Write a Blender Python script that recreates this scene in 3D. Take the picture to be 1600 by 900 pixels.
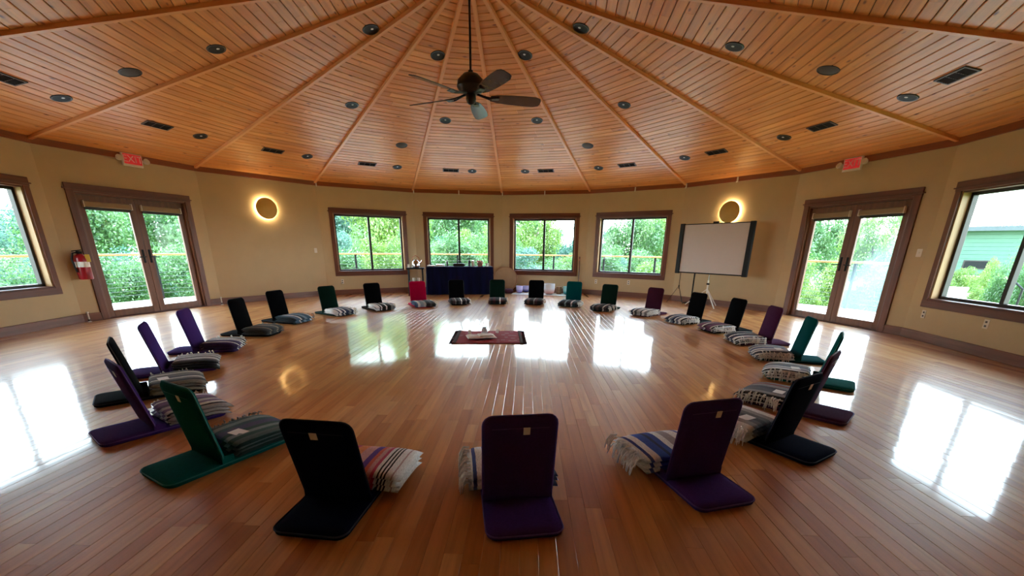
import bpy, bmesh, math, random
import numpy as np
from mathutils import Matrix, Vector
random.seed(7); rng = np.random.default_rng(7)
for o in list(bpy.data.objects): bpy.data.objects.remove(o)
S = bpy.context.scene
COL = S.collection
PI = math.pi

# ------------------------------------------------------------------ camera
F, PITCH, ROLL, YAW = 645.866, 0.3100, 0.0105, 0.0330
CAM = np.array([0.7522, -6.0813, 1.2833]); PX, PY = 799.04, 592.93
_c, _s = math.cos(YAW), math.sin(YAW)
FW = np.array([-_s*math.cos(PITCH), _c*math.cos(PITCH), -math.sin(PITCH)])
_r = np.array([_c, _s, 0.0]); _u = np.cross(_r, FW)
RT = math.cos(ROLL)*_r + math.sin(ROLL)*_u
UP = -math.sin(ROLL)*_r + math.cos(ROLL)*_u
def ray(x, y): return FW + RT*(x-PX)/F - UP*(y-PY)/F
def on_floor(x, y, z=0.0):
    d = ray(x, y); return CAM + d*(z-CAM[2])/d[2]
def to_px(P):
    q = np.asarray(P, float)-CAM; z = q@FW
    if z < .05: return None
    return PX+F*(q@RT)/z, PY-F*(q@UP)/z, z
cd = bpy.data.cameras.new('camera'); cam = bpy.data.objects.new('camera', cd); COL.objects.link(cam)
cd.sensor_width = 36.0; cd.lens = F/1600*36; cd.shift_x = (800-PX)/1600; cd.shift_y = (PY-450)/1600
cd.clip_start = .02; cd.clip_end = 300
M3 = Matrix(((RT[0], UP[0], -FW[0], CAM[0]), (RT[1], UP[1], -FW[1], CAM[1]), (RT[2], UP[2], -FW[2], CAM[2]), (0, 0, 0, 1)))
cam.matrix_world = M3
S.camera = cam

# ------------------------------------------------------------------ world, sun, exposure
W = bpy.data.worlds.new('sky'); S.world = W; W.use_nodes = True
wn = W.node_tree; wn.nodes.clear()
wo = wn.nodes.new('ShaderNodeOutputWorld'); bg = wn.nodes.new('ShaderNodeBackground')
tc = wn.nodes.new('ShaderNodeTexCoord'); sx = wn.nodes.new('ShaderNodeSeparateXYZ'); cr = wn.nodes.new('ShaderNodeValToRGB')
wn.links.new(tc.outputs['Generated'], sx.inputs[0]); wn.links.new(sx.outputs['Z'], cr.inputs[0])
cr.color_ramp.elements[0].position = 0.0; cr.color_ramp.elements[0].color = (.88, .95, 1, 1)
cr.color_ramp.elements[1].position = 0.8; cr.color_ramp.elements[1].color = (.48, .70, 1, 1)
wn.links.new(cr.outputs[0], bg.inputs[0]); wn.links.new(bg.outputs[0], wo.inputs[0])
bg.inputs[1].default_value = 12.0
sd = bpy.data.lights.new('sun', 'SUN'); sd.energy = 5.0; sd.angle = math.radians(6); sd.color = (1, .95, .84)
sun = bpy.data.objects.new('sun', sd); COL.objects.link(sun)
sun.rotation_euler = (math.radians(26), 0, math.radians(25)); sun.location = (0, 0, 30)
S.view_settings.view_transform = 'Standard'; S.view_settings.look = 'None'
S.view_settings.exposure = 0.72; S.view_settings.gamma = 1.0; S.view_settings.use_curve_mapping = False

# ------------------------------------------------------------------ material helpers
def srgb(r, g, b):
    f = lambda c: (c/255/12.92) if c/255 <= .04045 else ((c/255+.055)/1.055)**2.4
    return (f(r), f(g), f(b), 1)
class NT:
    def __init__(s, name):
        s.m = bpy.data.materials.new(name); s.m.use_nodes = True; s.t = s.m.node_tree; s.t.nodes.clear()
        s.out = s.n('ShaderNodeOutputMaterial')
    def n(s, k, **kw):
        x = s.t.nodes.new(k)
        for a, b in kw.items(): setattr(x, a, b)
        return x
    def l(s, a, b): s.t.links.new(a, b)
    def bsdf(s, col=(.5, .5, .5, 1), rough=.5, **kw):
        b = s.n('ShaderNodeBsdfPrincipled'); b.inputs['Base Color'].default_value = col; b.inputs['Roughness'].default_value = rough
        for k, v in kw.items(): b.inputs[k.replace('_', ' ')].default_value = v
        s.l(b.outputs[0], s.out.inputs[0]); s.b = b; return b
    def ramp(s, fac, stops, interp='LINEAR'):
        r = s.n('ShaderNodeValToRGB'); e = r.color_ramp; e.interpolation = interp
        while len(e.elements) < len(stops): e.elements.new(.5)
        for q, (p, c) in zip(e.elements, stops): q.position = p; q.color = c
        s.l(fac, r.inputs[0]); return r.outputs[0]
    def noise(s, vec, scale, detail=3, rough=.5):
        x = s.n('ShaderNodeTexNoise'); x.inputs['Scale'].default_value = scale; x.inputs['Detail'].default_value = detail
        x.inputs['Roughness'].default_value = rough
        if vec is not None: s.l(vec, x.inputs['Vector'])
        return x.outputs['Fac']
    def mapv(s, vec, sc, loc=(0, 0, 0)):
        x = s.n('ShaderNodeMapping'); x.inputs['Scale'].default_value = sc; x.inputs['Location'].default_value = loc
        s.l(vec, x.inputs['Vector']); return x.outputs[0]
    def obj(s): return s.n('ShaderNodeTexCoord').outputs['Object']
    def mix(s, fac, a, b, mode='MIX'):
        x = s.n('ShaderNodeMix', data_type='RGBA', blend_type=mode)
        for i, v in ((0, fac), (6, a), (7, b)):
            if hasattr(v, 'is_linked') or hasattr(v, 'links'): s.l(v, x.inputs[i])
            else: x.inputs[i].default_value = v
        return x.outputs[2]
    def bump(s, h, strength=.2, dist=.01):
        x = s.n('ShaderNodeBump'); x.inputs['Strength'].default_value = strength; x.inputs['Distance'].default_value = dist
        s.l(h, x.inputs['Height']); s.l(x.outputs[0], s.b.inputs['Normal'])
def plain(name, col, rough=.5, nscale=0, namt=.15, bump=0, **kw):
    t = NT(name); t.bsdf(col, rough, **kw)
    if nscale:
        f = t.noise(t.obj(), nscale, 4)
        c2 = tuple(c*(1-namt) for c in col[:3])+(1,); c1 = tuple(min(1, c*(1+namt)) for c in col[:3])+(1,)
        t.l(t.ramp(f, [(.3, c2), (.7, c1)]), t.b.inputs['Base Color'])
        if bump: t.bump(f, bump)
    return t.m
def grain_wood(name, cols, rough, coat=0, knots=False, fine=1.0, coat_rough=.05, spec=.5, soft=1.0):
    """wood with per-piece tone: mesh attribute gc = (along, across, tone)"""
    t = NT(name); b = t.bsdf(cols[0], rough); b.inputs['Specular IOR Level'].default_value = spec
    a = t.n('ShaderNodeAttribute', attribute_name='gc'); v = a.outputs['Vector']
    sep = t.n('ShaderNodeSeparateXYZ'); t.l(v, sep.inputs[0])
    tone = sep.outputs['Z']
    base = t.ramp(tone, [(i/(len(cols)-1), c) for i, c in enumerate(cols)])
    sc = t.mapv(v, (1.3*fine, 26*fine, 41.0))
    g = t.noise(sc, 1.0, 5, .62)
    g1 = t.ramp(g, [(.30, (1-.38*soft, 1-.45*soft, 1-.5*soft, 1)), (.55, (1, 1, 1, 1)), (.8, (1.12, 1.08, 1.02, 1))])
    col = t.mix(1.0, base, g1, 'MULTIPLY')
    sc2 = t.mapv(v, (.9, 5.0, 23.0)); g2 = t.noise(sc2, 1.0, 2)
    col = t.mix(1.0, col, t.ramp(g2, [(.3, (.86, .8, .76, 1)), (.7, (1.06, 1.05, 1.04, 1))]), 'MULTIPLY')
    if knots:
        vo = t.n('ShaderNodeTexVoronoi', feature='F1'); vo.inputs['Scale'].default_value = 1.0
        t.l(t.mapv(v, (2.6, 7.5, 17.0)), vo.inputs['Vector'])
        k = t.ramp(vo.outputs['Distance'], [(.03, (.22, .12, .07, 1)), (.075, (.55, .4, .3, 1)), (.13, (1, 1, 1, 1))])
        col = t.mix(1.0, col, k, 'MULTIPLY')
    t.l(col, b.inputs['Base Color'])
    if coat:
        b.inputs['Coat Weight'].default_value = coat; b.inputs['Coat IOR'].default_value = 1.38; b.inputs['Coat Roughness'].default_value = coat_rough
    return t.m
def trim_wood(name, c1, c2, rough=.4, axis=2):
    t = NT(name); t.bsdf(c1, rough)
    sc = [22, 22, 22]; sc[axis] = 1.2
    g = t.noise(t.mapv(t.obj(), tuple(sc)), 1.0, 4, .6)
    t.l(t.ramp(g, [(.3, c1), (.7, c2)]), t.b.inputs['Base Color']); return t.m

MAT = {}
MAT['floor'] = grain_wood('maple_floor', [srgb(188, 115, 56), srgb(210, 142, 78), srgb(216, 151, 86), srgb(223, 162, 97), srgb(202, 130, 67), srgb(230, 174, 110)], .45, coat=1.0, coat_rough=.085, spec=.25, soft=.55)
MAT['floor_gap'] = plain('floor_joint', srgb(96, 54, 30), .8)
MAT['ceil'] = grain_wood('pine_ceiling', [srgb(224, 145, 74), srgb(234, 159, 87), srgb(228, 151, 80), srgb(241, 171, 99)], .38, knots=True, fine=.7, soft=.6)
MAT['ceil_gap'] = plain('ceiling_joint', srgb(58, 26, 10), .8)
MAT['batten'] = trim_wood('batten_pine', srgb(228, 152, 90), srgb(242, 176, 114), .4, 0)
MAT['crown'] = trim_wood('crown_wood', srgb(120, 58, 24), srgb(150, 78, 36), .4, 0)
MAT['wall'] = plain('cream_wall_paint', srgb(196, 173, 134), .75, 3, .03, .03)
MAT['casing'] = trim_wood('casing_wood_v', srgb(92, 50, 32), srgb(122, 70, 46), .42, 2)
MAT['casing_h'] = trim_wood('casing_wood_h', srgb(84, 42, 28), srgb(112, 60, 40), .42, 0)
MAT['door'] = trim_wood('door_wood', srgb(96, 57, 35), srgb(124, 77, 47), .4, 2)
MAT['jamb'] = trim_wood('jamb_wood', srgb(150, 112, 68), srgb(176, 136, 88), .45, 2)
MAT['base'] = trim_wood('baseboard_wood', srgb(104, 62, 44), srgb(132, 84, 62), .4, 0)
MAT['bronze'] = plain('bronze_sash', srgb(40, 31, 27), .45)
MAT['black'] = plain('black_metal', srgb(10, 9, 10), .55, Specular_IOR_Level=.25)
MAT['dark'] = plain('dark_void', srgb(6, 6, 6), .9)
MAT['white'] = plain('white_plastic', srgb(225, 218, 205), .45)
MAT['white_paper'] = plain('white_paper', srgb(235, 232, 226), .7, 30, .03)
MAT['ring'] = plain('light_trim', srgb(46, 40, 38), .35)
MAT['grey_grille'] = plain('speaker_grille', srgb(66, 58, 52), .7, 300, .3)
MAT['chrome'] = plain('chrome', srgb(200, 200, 205), .2, Metallic=1.0)
MAT['brass'] = plain('gold_disc', srgb(214, 172, 84), .5, 8, .06)
def glass(name, haze=0.0):
    t = NT(name)
    tr = t.n('ShaderNodeBsdfTransparent'); tr.inputs[0].default_value = (.93, .97, .95, 1)
    gl = t.n('ShaderNodeBsdfGlossy'); gl.inputs['Roughness'].default_value = .02
    fc = t.n('ShaderNodeLayerWeight'); fc.inputs[0].default_value = .5
    pw = t.n('ShaderNodeMath', operation='POWER'); t.l(fc.outputs['Facing'], pw.inputs[0]); pw.inputs[1].default_value = 5
    fr = t.n('ShaderNodeMath', operation='MULTIPLY_ADD'); t.l(pw.outputs[0], fr.inputs[0]); fr.inputs[1].default_value = .35; fr.inputs[2].default_value = .008
    mx = t.n('ShaderNodeMixShader'); t.l(fr.outputs[0], mx.inputs[0]); t.l(tr.outputs[0], mx.inputs[1]); t.l(gl.outputs[0], mx.inputs[2])
    last = mx
    if haze:
        tl = t.n('ShaderNodeBsdfTranslucent'); tl.inputs[0].default_value = (.62, .82, .88, 1)
        o = t.obj(); sp = t.n('ShaderNodeSeparateXYZ'); t.l(o, sp.inputs[0])
        ad = t.n('ShaderNodeMath', operation='MULTIPLY_ADD'); t.l(sp.outputs['X'], ad.inputs[0]); ad.inputs[1].default_value = 1.0; ad.inputs[2].default_value = 1.1
        sb = t.n('ShaderNodeMath', operation='SUBTRACT'); t.l(ad.outputs[0], sb.inputs[0]); t.l(sp.outputs['Z'], sb.inputs[1])
        no = t.noise(t.mapv(o, (6, 6, 1.2)), 1.5, 4)
        a2 = t.n('ShaderNodeMath', operation='MULTIPLY_ADD'); t.l(no, a2.inputs[0]); a2.inputs[1].default_value = .5; t.l(sb.outputs[0], a2.inputs[2])
        fac = t.ramp(a2.outputs[0], [(.45, (0.02, .02, .02, 1)), (.85, (haze, haze, haze, 1))])  # pale blue translucent veil, stronger towards the lower right of the pane
        m2 = t.n('ShaderNodeMixShader'); t.l(fac, m2.inputs[0]); t.l(mx.outputs[0], m2.inputs[1]); t.l(tl.outputs[0], m2.inputs[2]); last = m2
    t.l(last.outputs[0], t.out.inputs[0]); return t.m
MAT['glass'] = glass('window_glass'); MAT['haze_glass'] = glass('hazy_window_glass', .075)
def emit(name, col, st):
    t = NT(name); e = t.n('ShaderNodeEmission'); e.inputs[0].default_value = col; e.inputs[1].default_value = st
    t.l(e.outputs[0], t.out.inputs[0]); return t.m

# ------------------------------------------------------------------ mesh helpers
class MB:
    def __init__(s): s.v = []; s.f = []
    def add(s, vs, fs, M=None):
        k = len(s.v)
        if M is not None: vs = [tuple(M @ Vector(p)) for p in vs]
        s.v += [tuple(p) for p in vs]; s.f += [tuple(i+k for i in f) for f in fs]; return s
    def box(s, x0, x1, y0, y1, z0, z1, M=None):
        return s.add([(x0, y0, z0), (x1, y0, z0), (x1, y1, z0), (x0, y1, z0), (x0, y0, z1), (x1, y0, z1), (x1, y1, z1), (x0, y1, z1)],
                     [(3, 2, 1, 0), (4, 5, 6, 7), (0, 1, 5, 4), (1, 2, 6, 5), (2, 3, 7, 6), (3, 0, 4, 7)], M)
    def cbox(s, x0, x1, y0, y1, z0, z1, c=.006, M=None):
        """box with chamfered edges"""
        bm = bmesh.new(); bmesh.ops.create_cube(bm, size=1)
        for v in bm.verts: v.co = ((x0+x1)/2+v.co.x*(x1-x0), (y0+y1)/2+v.co.y*(y1-y0), (z0+z1)/2+v.co.z*(z1-z0))
        bmesh.ops.bevel(bm, geom=list(bm.edges), offset=c, segments=1, affect='EDGES')
        bm.verts.index_update()
        s.add([tuple(v.co) for v in bm.verts], [tuple(v.index for v in f.verts) for f in bm.faces], M); bm.free(); return s
    def tube(s, pts, r, n=8, M=None, closed=False, caps=True):
        pts = [Vector(p) for p in pts]; m = len(pts)
        rr = r if isinstance(r, (list, tuple)) else [r]*m
        vs = []; up = None
        for i, p in enumerate(pts):
            if closed: d = pts[(i+1) % m]-pts[i-1]
            else: d = pts[min(i+1, m-1)]-pts[max(i-1, 0)]
            d = d.normalized() if d.length > 1e-9 else Vector((0, 0, 1))
            if up is None: up = Vector((0, 0, 1)) if abs(d.z) < .9 else Vector((1, 0, 0))
            a = d.cross(up); a = a.normalized() if a.length > 1e-6 else d.orthogonal().normalized()
            b = a.cross(d)
            up = b
            for j in range(n):
                t = 2*PI*j/n; vs.append(p+a*(math.cos(t)*rr[i])+b*(math.sin(t)*rr[i]))
        fs = []
        for i in range(m if closed else m-1):
            for j in range(n):
                k = (i+1) % m
                fs.append((i*n+j, i*n+(j+1) % n, k*n+(j+1) % n, k*n+j))
        if caps and not closed: fs += [tuple(range(n))[::-1], tuple((m-1)*n+j for j in range(n))]
        return s.add(vs, fs, M)
    def lathe(s, prof, n=20, M=None):
        vs = []; fs = []
        for r, z in prof:
            for j in range(n): vs.append((r*math.cos(2*PI*j/n), r*math.sin(2*PI*j/n), z))
        for i in range(len(prof)-1):
            for j in range(n): fs.append((i*n+j, i*n+(j+1) % n, (i+1)*n+(j+1) % n, (i+1)*n+j))
        if prof[0][0] > 1e-6: fs.append(tuple(range(n))[::-1])
        if prof[-1][0] > 1e-6: fs.append(tuple((len(prof)-1)*n+j for j in range(n)))
        return s.add(vs, fs, M)
    def pad(s, w, l, th, rc, M=None, puff=.006, rc2=None):
        """flat cushion lying in xy: x in +-w/2, y in 0..l, z in 0..th, rounded corners (rc at y=l, rc2 at y=0)"""
        rc2 = rc if rc2 is None else rc2
        def outline(ins):
            o = []
            for cx, cy, r, a0 in ((w/2, l, rc, 0), (-w/2, l, rc, 90), (-w/2, 0, rc2, 180), (w/2, 0, rc2, 270)):
                sx = 1 if cx > 0 else -1; sy = 1 if cy > 0 else -1
                for q in range(6):
                    a = math.radians(a0+q*18); k = max(r-ins, .001)
                    o.append((cx-sx*(r)+math.cos(a)*k, cy-sy*(r)+math.sin(a)*k))
            return o
        rings = [(.010, 0), (.002, th*.22), (0, th*.5), (.002, th*.78), (.010, th), (.045, th+puff)]
        vs = []; n = 24
        for ins, z in rings: vs += [(x, y, z) for x, y in outline(min(ins, rc*.95, max(rc2*.95, .02)))] if ins < .02 else [(x*(1-ins/(w/2)), l/2+(y-l/2)*(1-ins/(l/2)), z) for x, y in outline(0)]
        fs = [tuple(range(n))[::-1]]
        for i in range(len(rings)-1):
            for j in range(n): fs.append((i*n+j, i*n+(j+1) % n, (i+1)*n+(j+1) % n, (i+1)*n+j))
        fs.append(tuple((len(rings)-1)*n+j for j in range(n)))
        return s.add(vs, fs, M)
    def mesh(s, name, mat, smooth=False):
        me = bpy.data.meshes.new(name); me.from_pydata(s.v, [], s.f)
        bm = bmesh.new(); bm.from_mesh(me); bmesh.ops.recalc_face_normals(bm, faces=bm.faces); bm.to_mesh(me); bm.free()
        if mat: me.materials.append(MAT[mat] if isinstance(mat, str) else mat)
        if smooth:
            me.polygons.foreach_set('use_smooth', [True]*len(me.polygons))
            if smooth != 'full': me.set_sharp_from_angle(angle=math.radians(42))
        return me
    def build(s, name, mat, parent=None, smooth=False): return obj(name, s.mesh(name, mat, smooth), parent)
def obj(name, me, parent=None):
    o = bpy.data.objects.new(name, me); COL.objects.link(o)
    if parent: o.parent = parent
    return o
def tag(o, label, cat, group=None, kind=None):
    o['label'] = label; o['category'] = cat
    if group: o['group'] = group
    if kind: o['kind'] = kind
    return o
def struct(o, label=None, cat=None):
    o['kind'] = 'structure'
    if label: o['label'] = label
    if cat: o['category'] = cat
    return o
def empty(name, loc=(0, 0, 0), rz=0.0):
    o = bpy.data.objects.new(name, None); COL.objects.link(o); o.location = loc; o.rotation_euler = (0, 0, rz); o.empty_display_size = .1; return o
def place(o, loc, rz=0): o.location = loc; o.rotation_euler = (0, 0, rz); return o
def copy_tree(o, parent=None):
    c = o.copy(); COL.objects.link(c); c.parent = parent
    for ch in list(o.children): copy_tree(ch, c)
    return c
def set_gc(me, arr):
    a = me.attributes.new('gc', 'FLOAT_VECTOR', 'POINT'); a.data.foreach_set('vector', np.asarray(arr, np.float32).ravel())
def T(x=0, y=0, z=0): return Matrix.Translation((x, y, z))
def R(ax, deg): return Matrix.Rotation(math.radians(deg), 4, ax)

# ------------------------------------------------------------------ room geometry
N = 17; RV = 6.7566; AP = RV*math.cos(PI/N); HALF = RV*math.sin(PI/N); TAN = math.tan(PI/N)
ZE, ZA, ZW = 2.777, 4.413, 2.6925
KS = (ZA-ZE)/AP; WT = .20
def wang(k): return PI/2+(k+.5)*2*PI/N
def wall_mat(k):                    # local x = right seen from inside, y = outward, z up; origin on floor at wall face middle
    a = wang(k); return (AP*math.cos(a), AP*math.sin(a), 0), a-PI/2
def wall_pt(k, u, z, off=0):        # off = metres into the room
    a = wang(k); return Vector(((AP-off)*math.cos(a)+u*math.sin(a), (AP-off)*math.sin(a)-u*math.cos(a), z))
def zc(s): return ZA-KS*s           # ceiling height at distance s along a wedge axis

# floor -----------------------------------------------------------------
PW = .083
def in_room_span(x):                # y extent of the polygon at x
    ys = []
    for i in range(N):
        a0 = PI/2+i*2*PI/N; a1 = a0+2*PI/N
        x0, y0, x1, y1 = RV*math.cos(a0), RV*math.sin(a0), RV*math.cos(a1), RV*math.sin(a1)
        if (x0-x)*(x1-x) <= 0 and abs(x1-x0) > 1e-9: ys.append(y0+(y1-y0)*(x-x0)/(x1-x0))
    return (min(ys), max(ys)) if len(ys) >= 2 else None
ring = [(RV*1.012*math.cos(PI/2+i*2*PI/N), RV*1.012*math.sin(PI/2+i*2*PI/N)) for i in range(N)]
m = MB(); m.add([(x, y, -.013) for x, y in ring]+[(x, y, -.12) for x, y in ring],
                [tuple(range(N)), tuple(range(2*N-1, N-1, -1))]+[(i, i+N, (i+1) % N+N, (i+1) % N) for i in range(N)])
floor = m.build('floor', 'floor_gap'); struct(floor, 'polished maple strip floor of the round room', 'floor')
planks = []
i0 = int(-RV/PW)-1
for i in range(i0, -i0+1):
    x0, x1 = i*PW, (i+1)*PW
    sp = [in_room_span(x) for x in (x0, (x0+x1)/2, x1)]; sp = [q for q in sp if q]
    if not sp: continue
    ya, yb = min(q[0] for q in sp)-.02, max(q[1] for q in sp)+.02
    y = ya-random.random()*.7
    while y < yb:
        L = random.choice([.35, .5, .65, .8, .95, 1.1, 1.35])*random.uniform(.85, 1.15)
        a, b = max(y, ya), min(y+L, yb)
        if b-a > .03: planks.append((x0, x1, a, b))
        y += L
def plank_geo(x0, x1, a, b):
    g = .0003; c = .0014; tl = random.gauss(0, .0038)*PW/2; cup = .00005; w = x1-x0
    xs = [x0+g, x0+g+c, x0+w*.36, x0+w*.64, x1-g-c, x1-g]; zs = [-.0010-tl, -tl-cup, -tl*.3, tl*.3, tl-cup, -.0010+tl]
    v = []
    for yy in (a+.0005, b-.0005): v += [(x0+g, yy, -.013)]+[(x, yy, z) for x, z in zip(xs, zs)]+[(x1-g, yy, -.013)]
    f = [(j, j+1, j+9, j+8) for j in range(7)]+[tuple(range(8)), tuple(range(15, 7, -1))]
    tone = random.random(); ph = random.random()*9
    return v, f, [(p[1]+ph, p[0], tone) for p in v]
def px_area(P, dims):               # rough size on the picture, 0 when out of frame
    q = to_px(P)
    if q is None or not (-20 < q[0] < 1620 and -20 < q[1] < 920): return 0
    d = np.linalg.norm(np.asarray(P)-CAM)
    return dims/d**2*abs((CAM-np.asarray(P))[2])/d
planks.sort(key=lambda p: -px_area(((p[0]+p[1])/2, (p[2]+p[3])/2, 0), (p[1]-p[0])*(p[3]-p[2])))
rest = MB(); rgc = []
for n, p in enumerate(planks):
    v, f, g = plank_geo(*p)
    if n < 300:
        me = bpy.data.meshes.new('plank'); me.from_pydata(v, [], f); me.materials.append(MAT['floor']); set_gc(me, g)
        me.polygons.foreach_set('use_smooth', [True]*7+[False]*2); me.set_sharp_from_angle(angle=math.radians(20)); obj('plank', me, floor)
    else: rest.add(v, f); rgc += g
me = bpy.data.meshes.new('plank_field'); me.from_pydata(rest.v, [], rest.f); me.materials.append(MAT['floor']); set_gc(me, rgc)
me.polygons.foreach_set('use_smooth', [True]*len(me.polygons)); me.set_sharp_from_angle(angle=math.radians(20))
obj('plank_field', me, floor)['kind'] = 'stuff'

# ceiling ---------------------------------------------------------------
RO = 7.75                           # eave overhang radius (apothem), unseen eaves added to keep the sun out
vs = [(0, 0, ZA+.018), (0, 0, ZA+.2)]
for i in range(N):
    a = PI/2+i*2*PI/N; r = RO/math.cos(PI/N)
    vs += [(r*math.cos(a), r*math.sin(a), zc(RO)+.018), (r*math.cos(a), r*math.sin(a), zc(RO)+.2)]
fs = []
for i in range(N):
    p, q = 2+2*i, 2+2*((i+1) % N)
    fs += [(0, p, q), (1, q+1, p+1), (p, p+1, q+1, q)]
m = MB(); m.add(vs, fs); ceiling = m.build('ceiling', 'ceil_gap'); struct(ceiling, 'conical pine board ceiling rising to the middle', 'ceiling')
SL = math.sqrt(1+KS*KS); BW = .125/SL
boards = []
nrow = int(AP/BW)+1
for w in range(N):
    for i in range(nrow):
        s0, s1 = .05+i*BW, min(.05+(i+1)*BW, AP-.005)
        if s1-s0 < .03: continue
        hw = s1*TAN
        cuts = [-1.0, 1.0]
        if hw > .35 and random.random() < .6: cuts = [-1.0, random.uniform(-.7, .7), 1.0]
        for c0, c1 in zip(cuts[:-1], cuts[1:]): boards.append((w, s0, s1, c0, c1))
def board_geo(w, s0, s1, c0, c1):
    a = wang(w); ca, sa = math.cos(a), math.sin(a)
    nz = np.array([-KS*ca, -KS*sa, -1])/SL      # down into the room
    g, c = .0032, .006
    prof = [(s0+g, .017), (s0+g, c), (s0+g+c, 0), (s1-g-c, 0), (s1-g, c), (s1-g, .017)]
    v = []; gc = []; tone = random.random(); ph = random.random()*9
    for cc, e in ((c0, .0008), (c1, -.0008)):
        for s_, h in prof:
            t_ = s_*TAN*cc+e
            P = np.array([s_*ca-t_*sa, s_*sa+t_*ca, zc(s_)])-nz*h
            v.append(tuple(P)); gc.append((t_+ph, s_, tone))
    f = [(j, j+1, j+7, j+6) for j in range(5)]+[tuple(range(6)), tuple(range(11, 5, -1))]
    return v, f, gc
def board_area(b):
    w, s0, s1, c0, c1 = b; a = wang(w); s_ = (s0+s1)/2; t_ = s_*TAN*(c0+c1)/2
    P = (s_*math.cos(a)-t_*math.sin(a), s_*math.sin(a)+t_*math.cos(a), zc(s_))
    q = to_px(P)
    if q is None or not (-60 < q[0] < 1660 and -30 < q[1] < 400): return 0
    d = np.linalg.norm(np.asarray(P)-CAM); return (s1-s0)*s_*TAN*(c1-c0)/d**3
boards.sort(key=lambda b: -board_area(b))
rest = MB(); rgc = []
for n, b in enumerate(boards):
    v, f, g = board_geo(*b)
    if n < 300:
        me = bpy.data.meshes.new('ceiling_board'); me.from_pydata(v, [], f); me.materials.append(MAT['ceil']); set_gc(me, g); obj('ceiling_board', me, ceiling)
    else: rest.add(v, f); rgc += g
me = bpy.data.meshes.new('board_field'); me.from_pydata(rest.v, [], rest.f); me.materials.append(MAT['ceil']); set_gc(me, rgc)
obj('board_field', me, ceiling)['kind'] = 'stuff'
bl = math.hypot(RV, ZA-ZE)
m = MB(); m.add([(.08, -.028, .012), (bl-.02, -.028, .012), (bl-.02, .028, .012), (.08, .028, .012), (.08, -.025, -.042), (bl-.02, -.025, -.042), (bl-.02, .025, -.042), (.08, .025, -.042)],
                [(0, 1, 2, 3), (7, 6, 5, 4), (0, 4, 5, 1), (1, 5, 6, 2), (2, 6, 7, 3), (3, 7, 4, 0)])
bme = m.mesh('hip_batten', 'batten')
for i in range(N):
    o = obj('hip_batten', bme, ceiling); o.location = (0, 0, ZA); o.rotation_euler = (0, math.atan2(ZA-ZE, RV), PI/2+i*2*PI/N)

# walls -----------------------------------------------------------------
OPEN = {}
WIN = dict(kind='w', hw=.905, z0=.60, z1=2.075); DOOR = dict(kind='d', hw=.885, z0=0, z1=2.075)
WSD = dict(kind='w', hw=.93, z0=.60, z1=2.075)
for k in (1, 0, -1, -2): OPEN[k] = WIN
for k in (4, -5): OPEN[k] = WSD
for k in (3, -4): OPEN[k] = DOOR
side = {0: 'far_left', -1: 'far_right', 1: 'back_left', -2: 'back_right', 2: 'sconce_left', -3: 'sconce_right', 3: 'door_left', -4: 'door_right', 4: 'side_left', -5: 'side_right',
        5: 'near_left', -6: 'near_right', 6: 'rear_left', -7: 'rear_right', 7: 'behind_left', -8: 'behind_right', 8: 'behind'}
WH = 2.80
for k in range(-8, 9):
    m = MB(); ho = (AP+WT)*TAN
    def seg(x0, x1, z0, z1, el=False, er=False):
        xo0 = -ho if el else x0; xo1 = ho if er else x1
        m.add([(x0, 0, z0), (x1, 0, z0), (xo1, WT, z0), (xo0, WT, z0), (x0, 0, z1), (x1, 0, z1), (xo1, WT, z1), (xo0, WT, z1)],
              [(3, 2, 1, 0), (4, 5, 6, 7), (0, 1, 5, 4), (1, 2, 6, 5), (2, 3, 7, 6), (3, 0, 4, 7)])
    o = OPEN.get(k)
    if o is None: seg(-HALF, HALF, -.12, WH, True, True)
    else:
        seg(-HALF, -o['hw'], -.12, WH, True, False); seg(o['hw'], HALF, -.12, WH, False, True)
        seg(-o['hw'], o['hw'], o['z1'], WH); seg(-o['hw'], o['hw'], -.12, o['z0']-(0 if o['kind'] == 'w' else .03))
    w = m.build('wall_'+side[k], 'wall'); struct(place(w, *wall_mat(k)), 'cream painted wall section '+('with a double glass door' if k in (3, -4) else 'with a window opening' if o else 'without openings'), 'wall')
# crown and baseboard
cm = MB().cbox(-HALF-.002, HALF+.002, -.03, .004, ZW, ZW+.105, .004).mesh('crown', 'crown')
for n, k in enumerate(range(-8, 9)):
    struct(place(obj('trim_%d' % (n+1), cm), *wall_mat(k)), 'dark wood crown board where the wall meets the ceiling', 'trim')
def base_run(a, b):
    return MB().cbox(a, b, -.022, .003, 0, .135, .005)
for k in range(-8, 9):
    m = MB()
    if OPEN.get(k) is DOOR:
        for a, b in ((-HALF+.0, -.985), (.985, HALF)): m.cbox(a, b, -.022, .003, 0, .135, .005)
    else: m.cbox(-HALF, HALF, -.022, .003, 0, .135, .005)
    struct(place(m.build('baseboard_'+side[k], 'base'), *wall_mat(k)), 'brown wood baseboard along the wall foot', 'baseboard')

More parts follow.
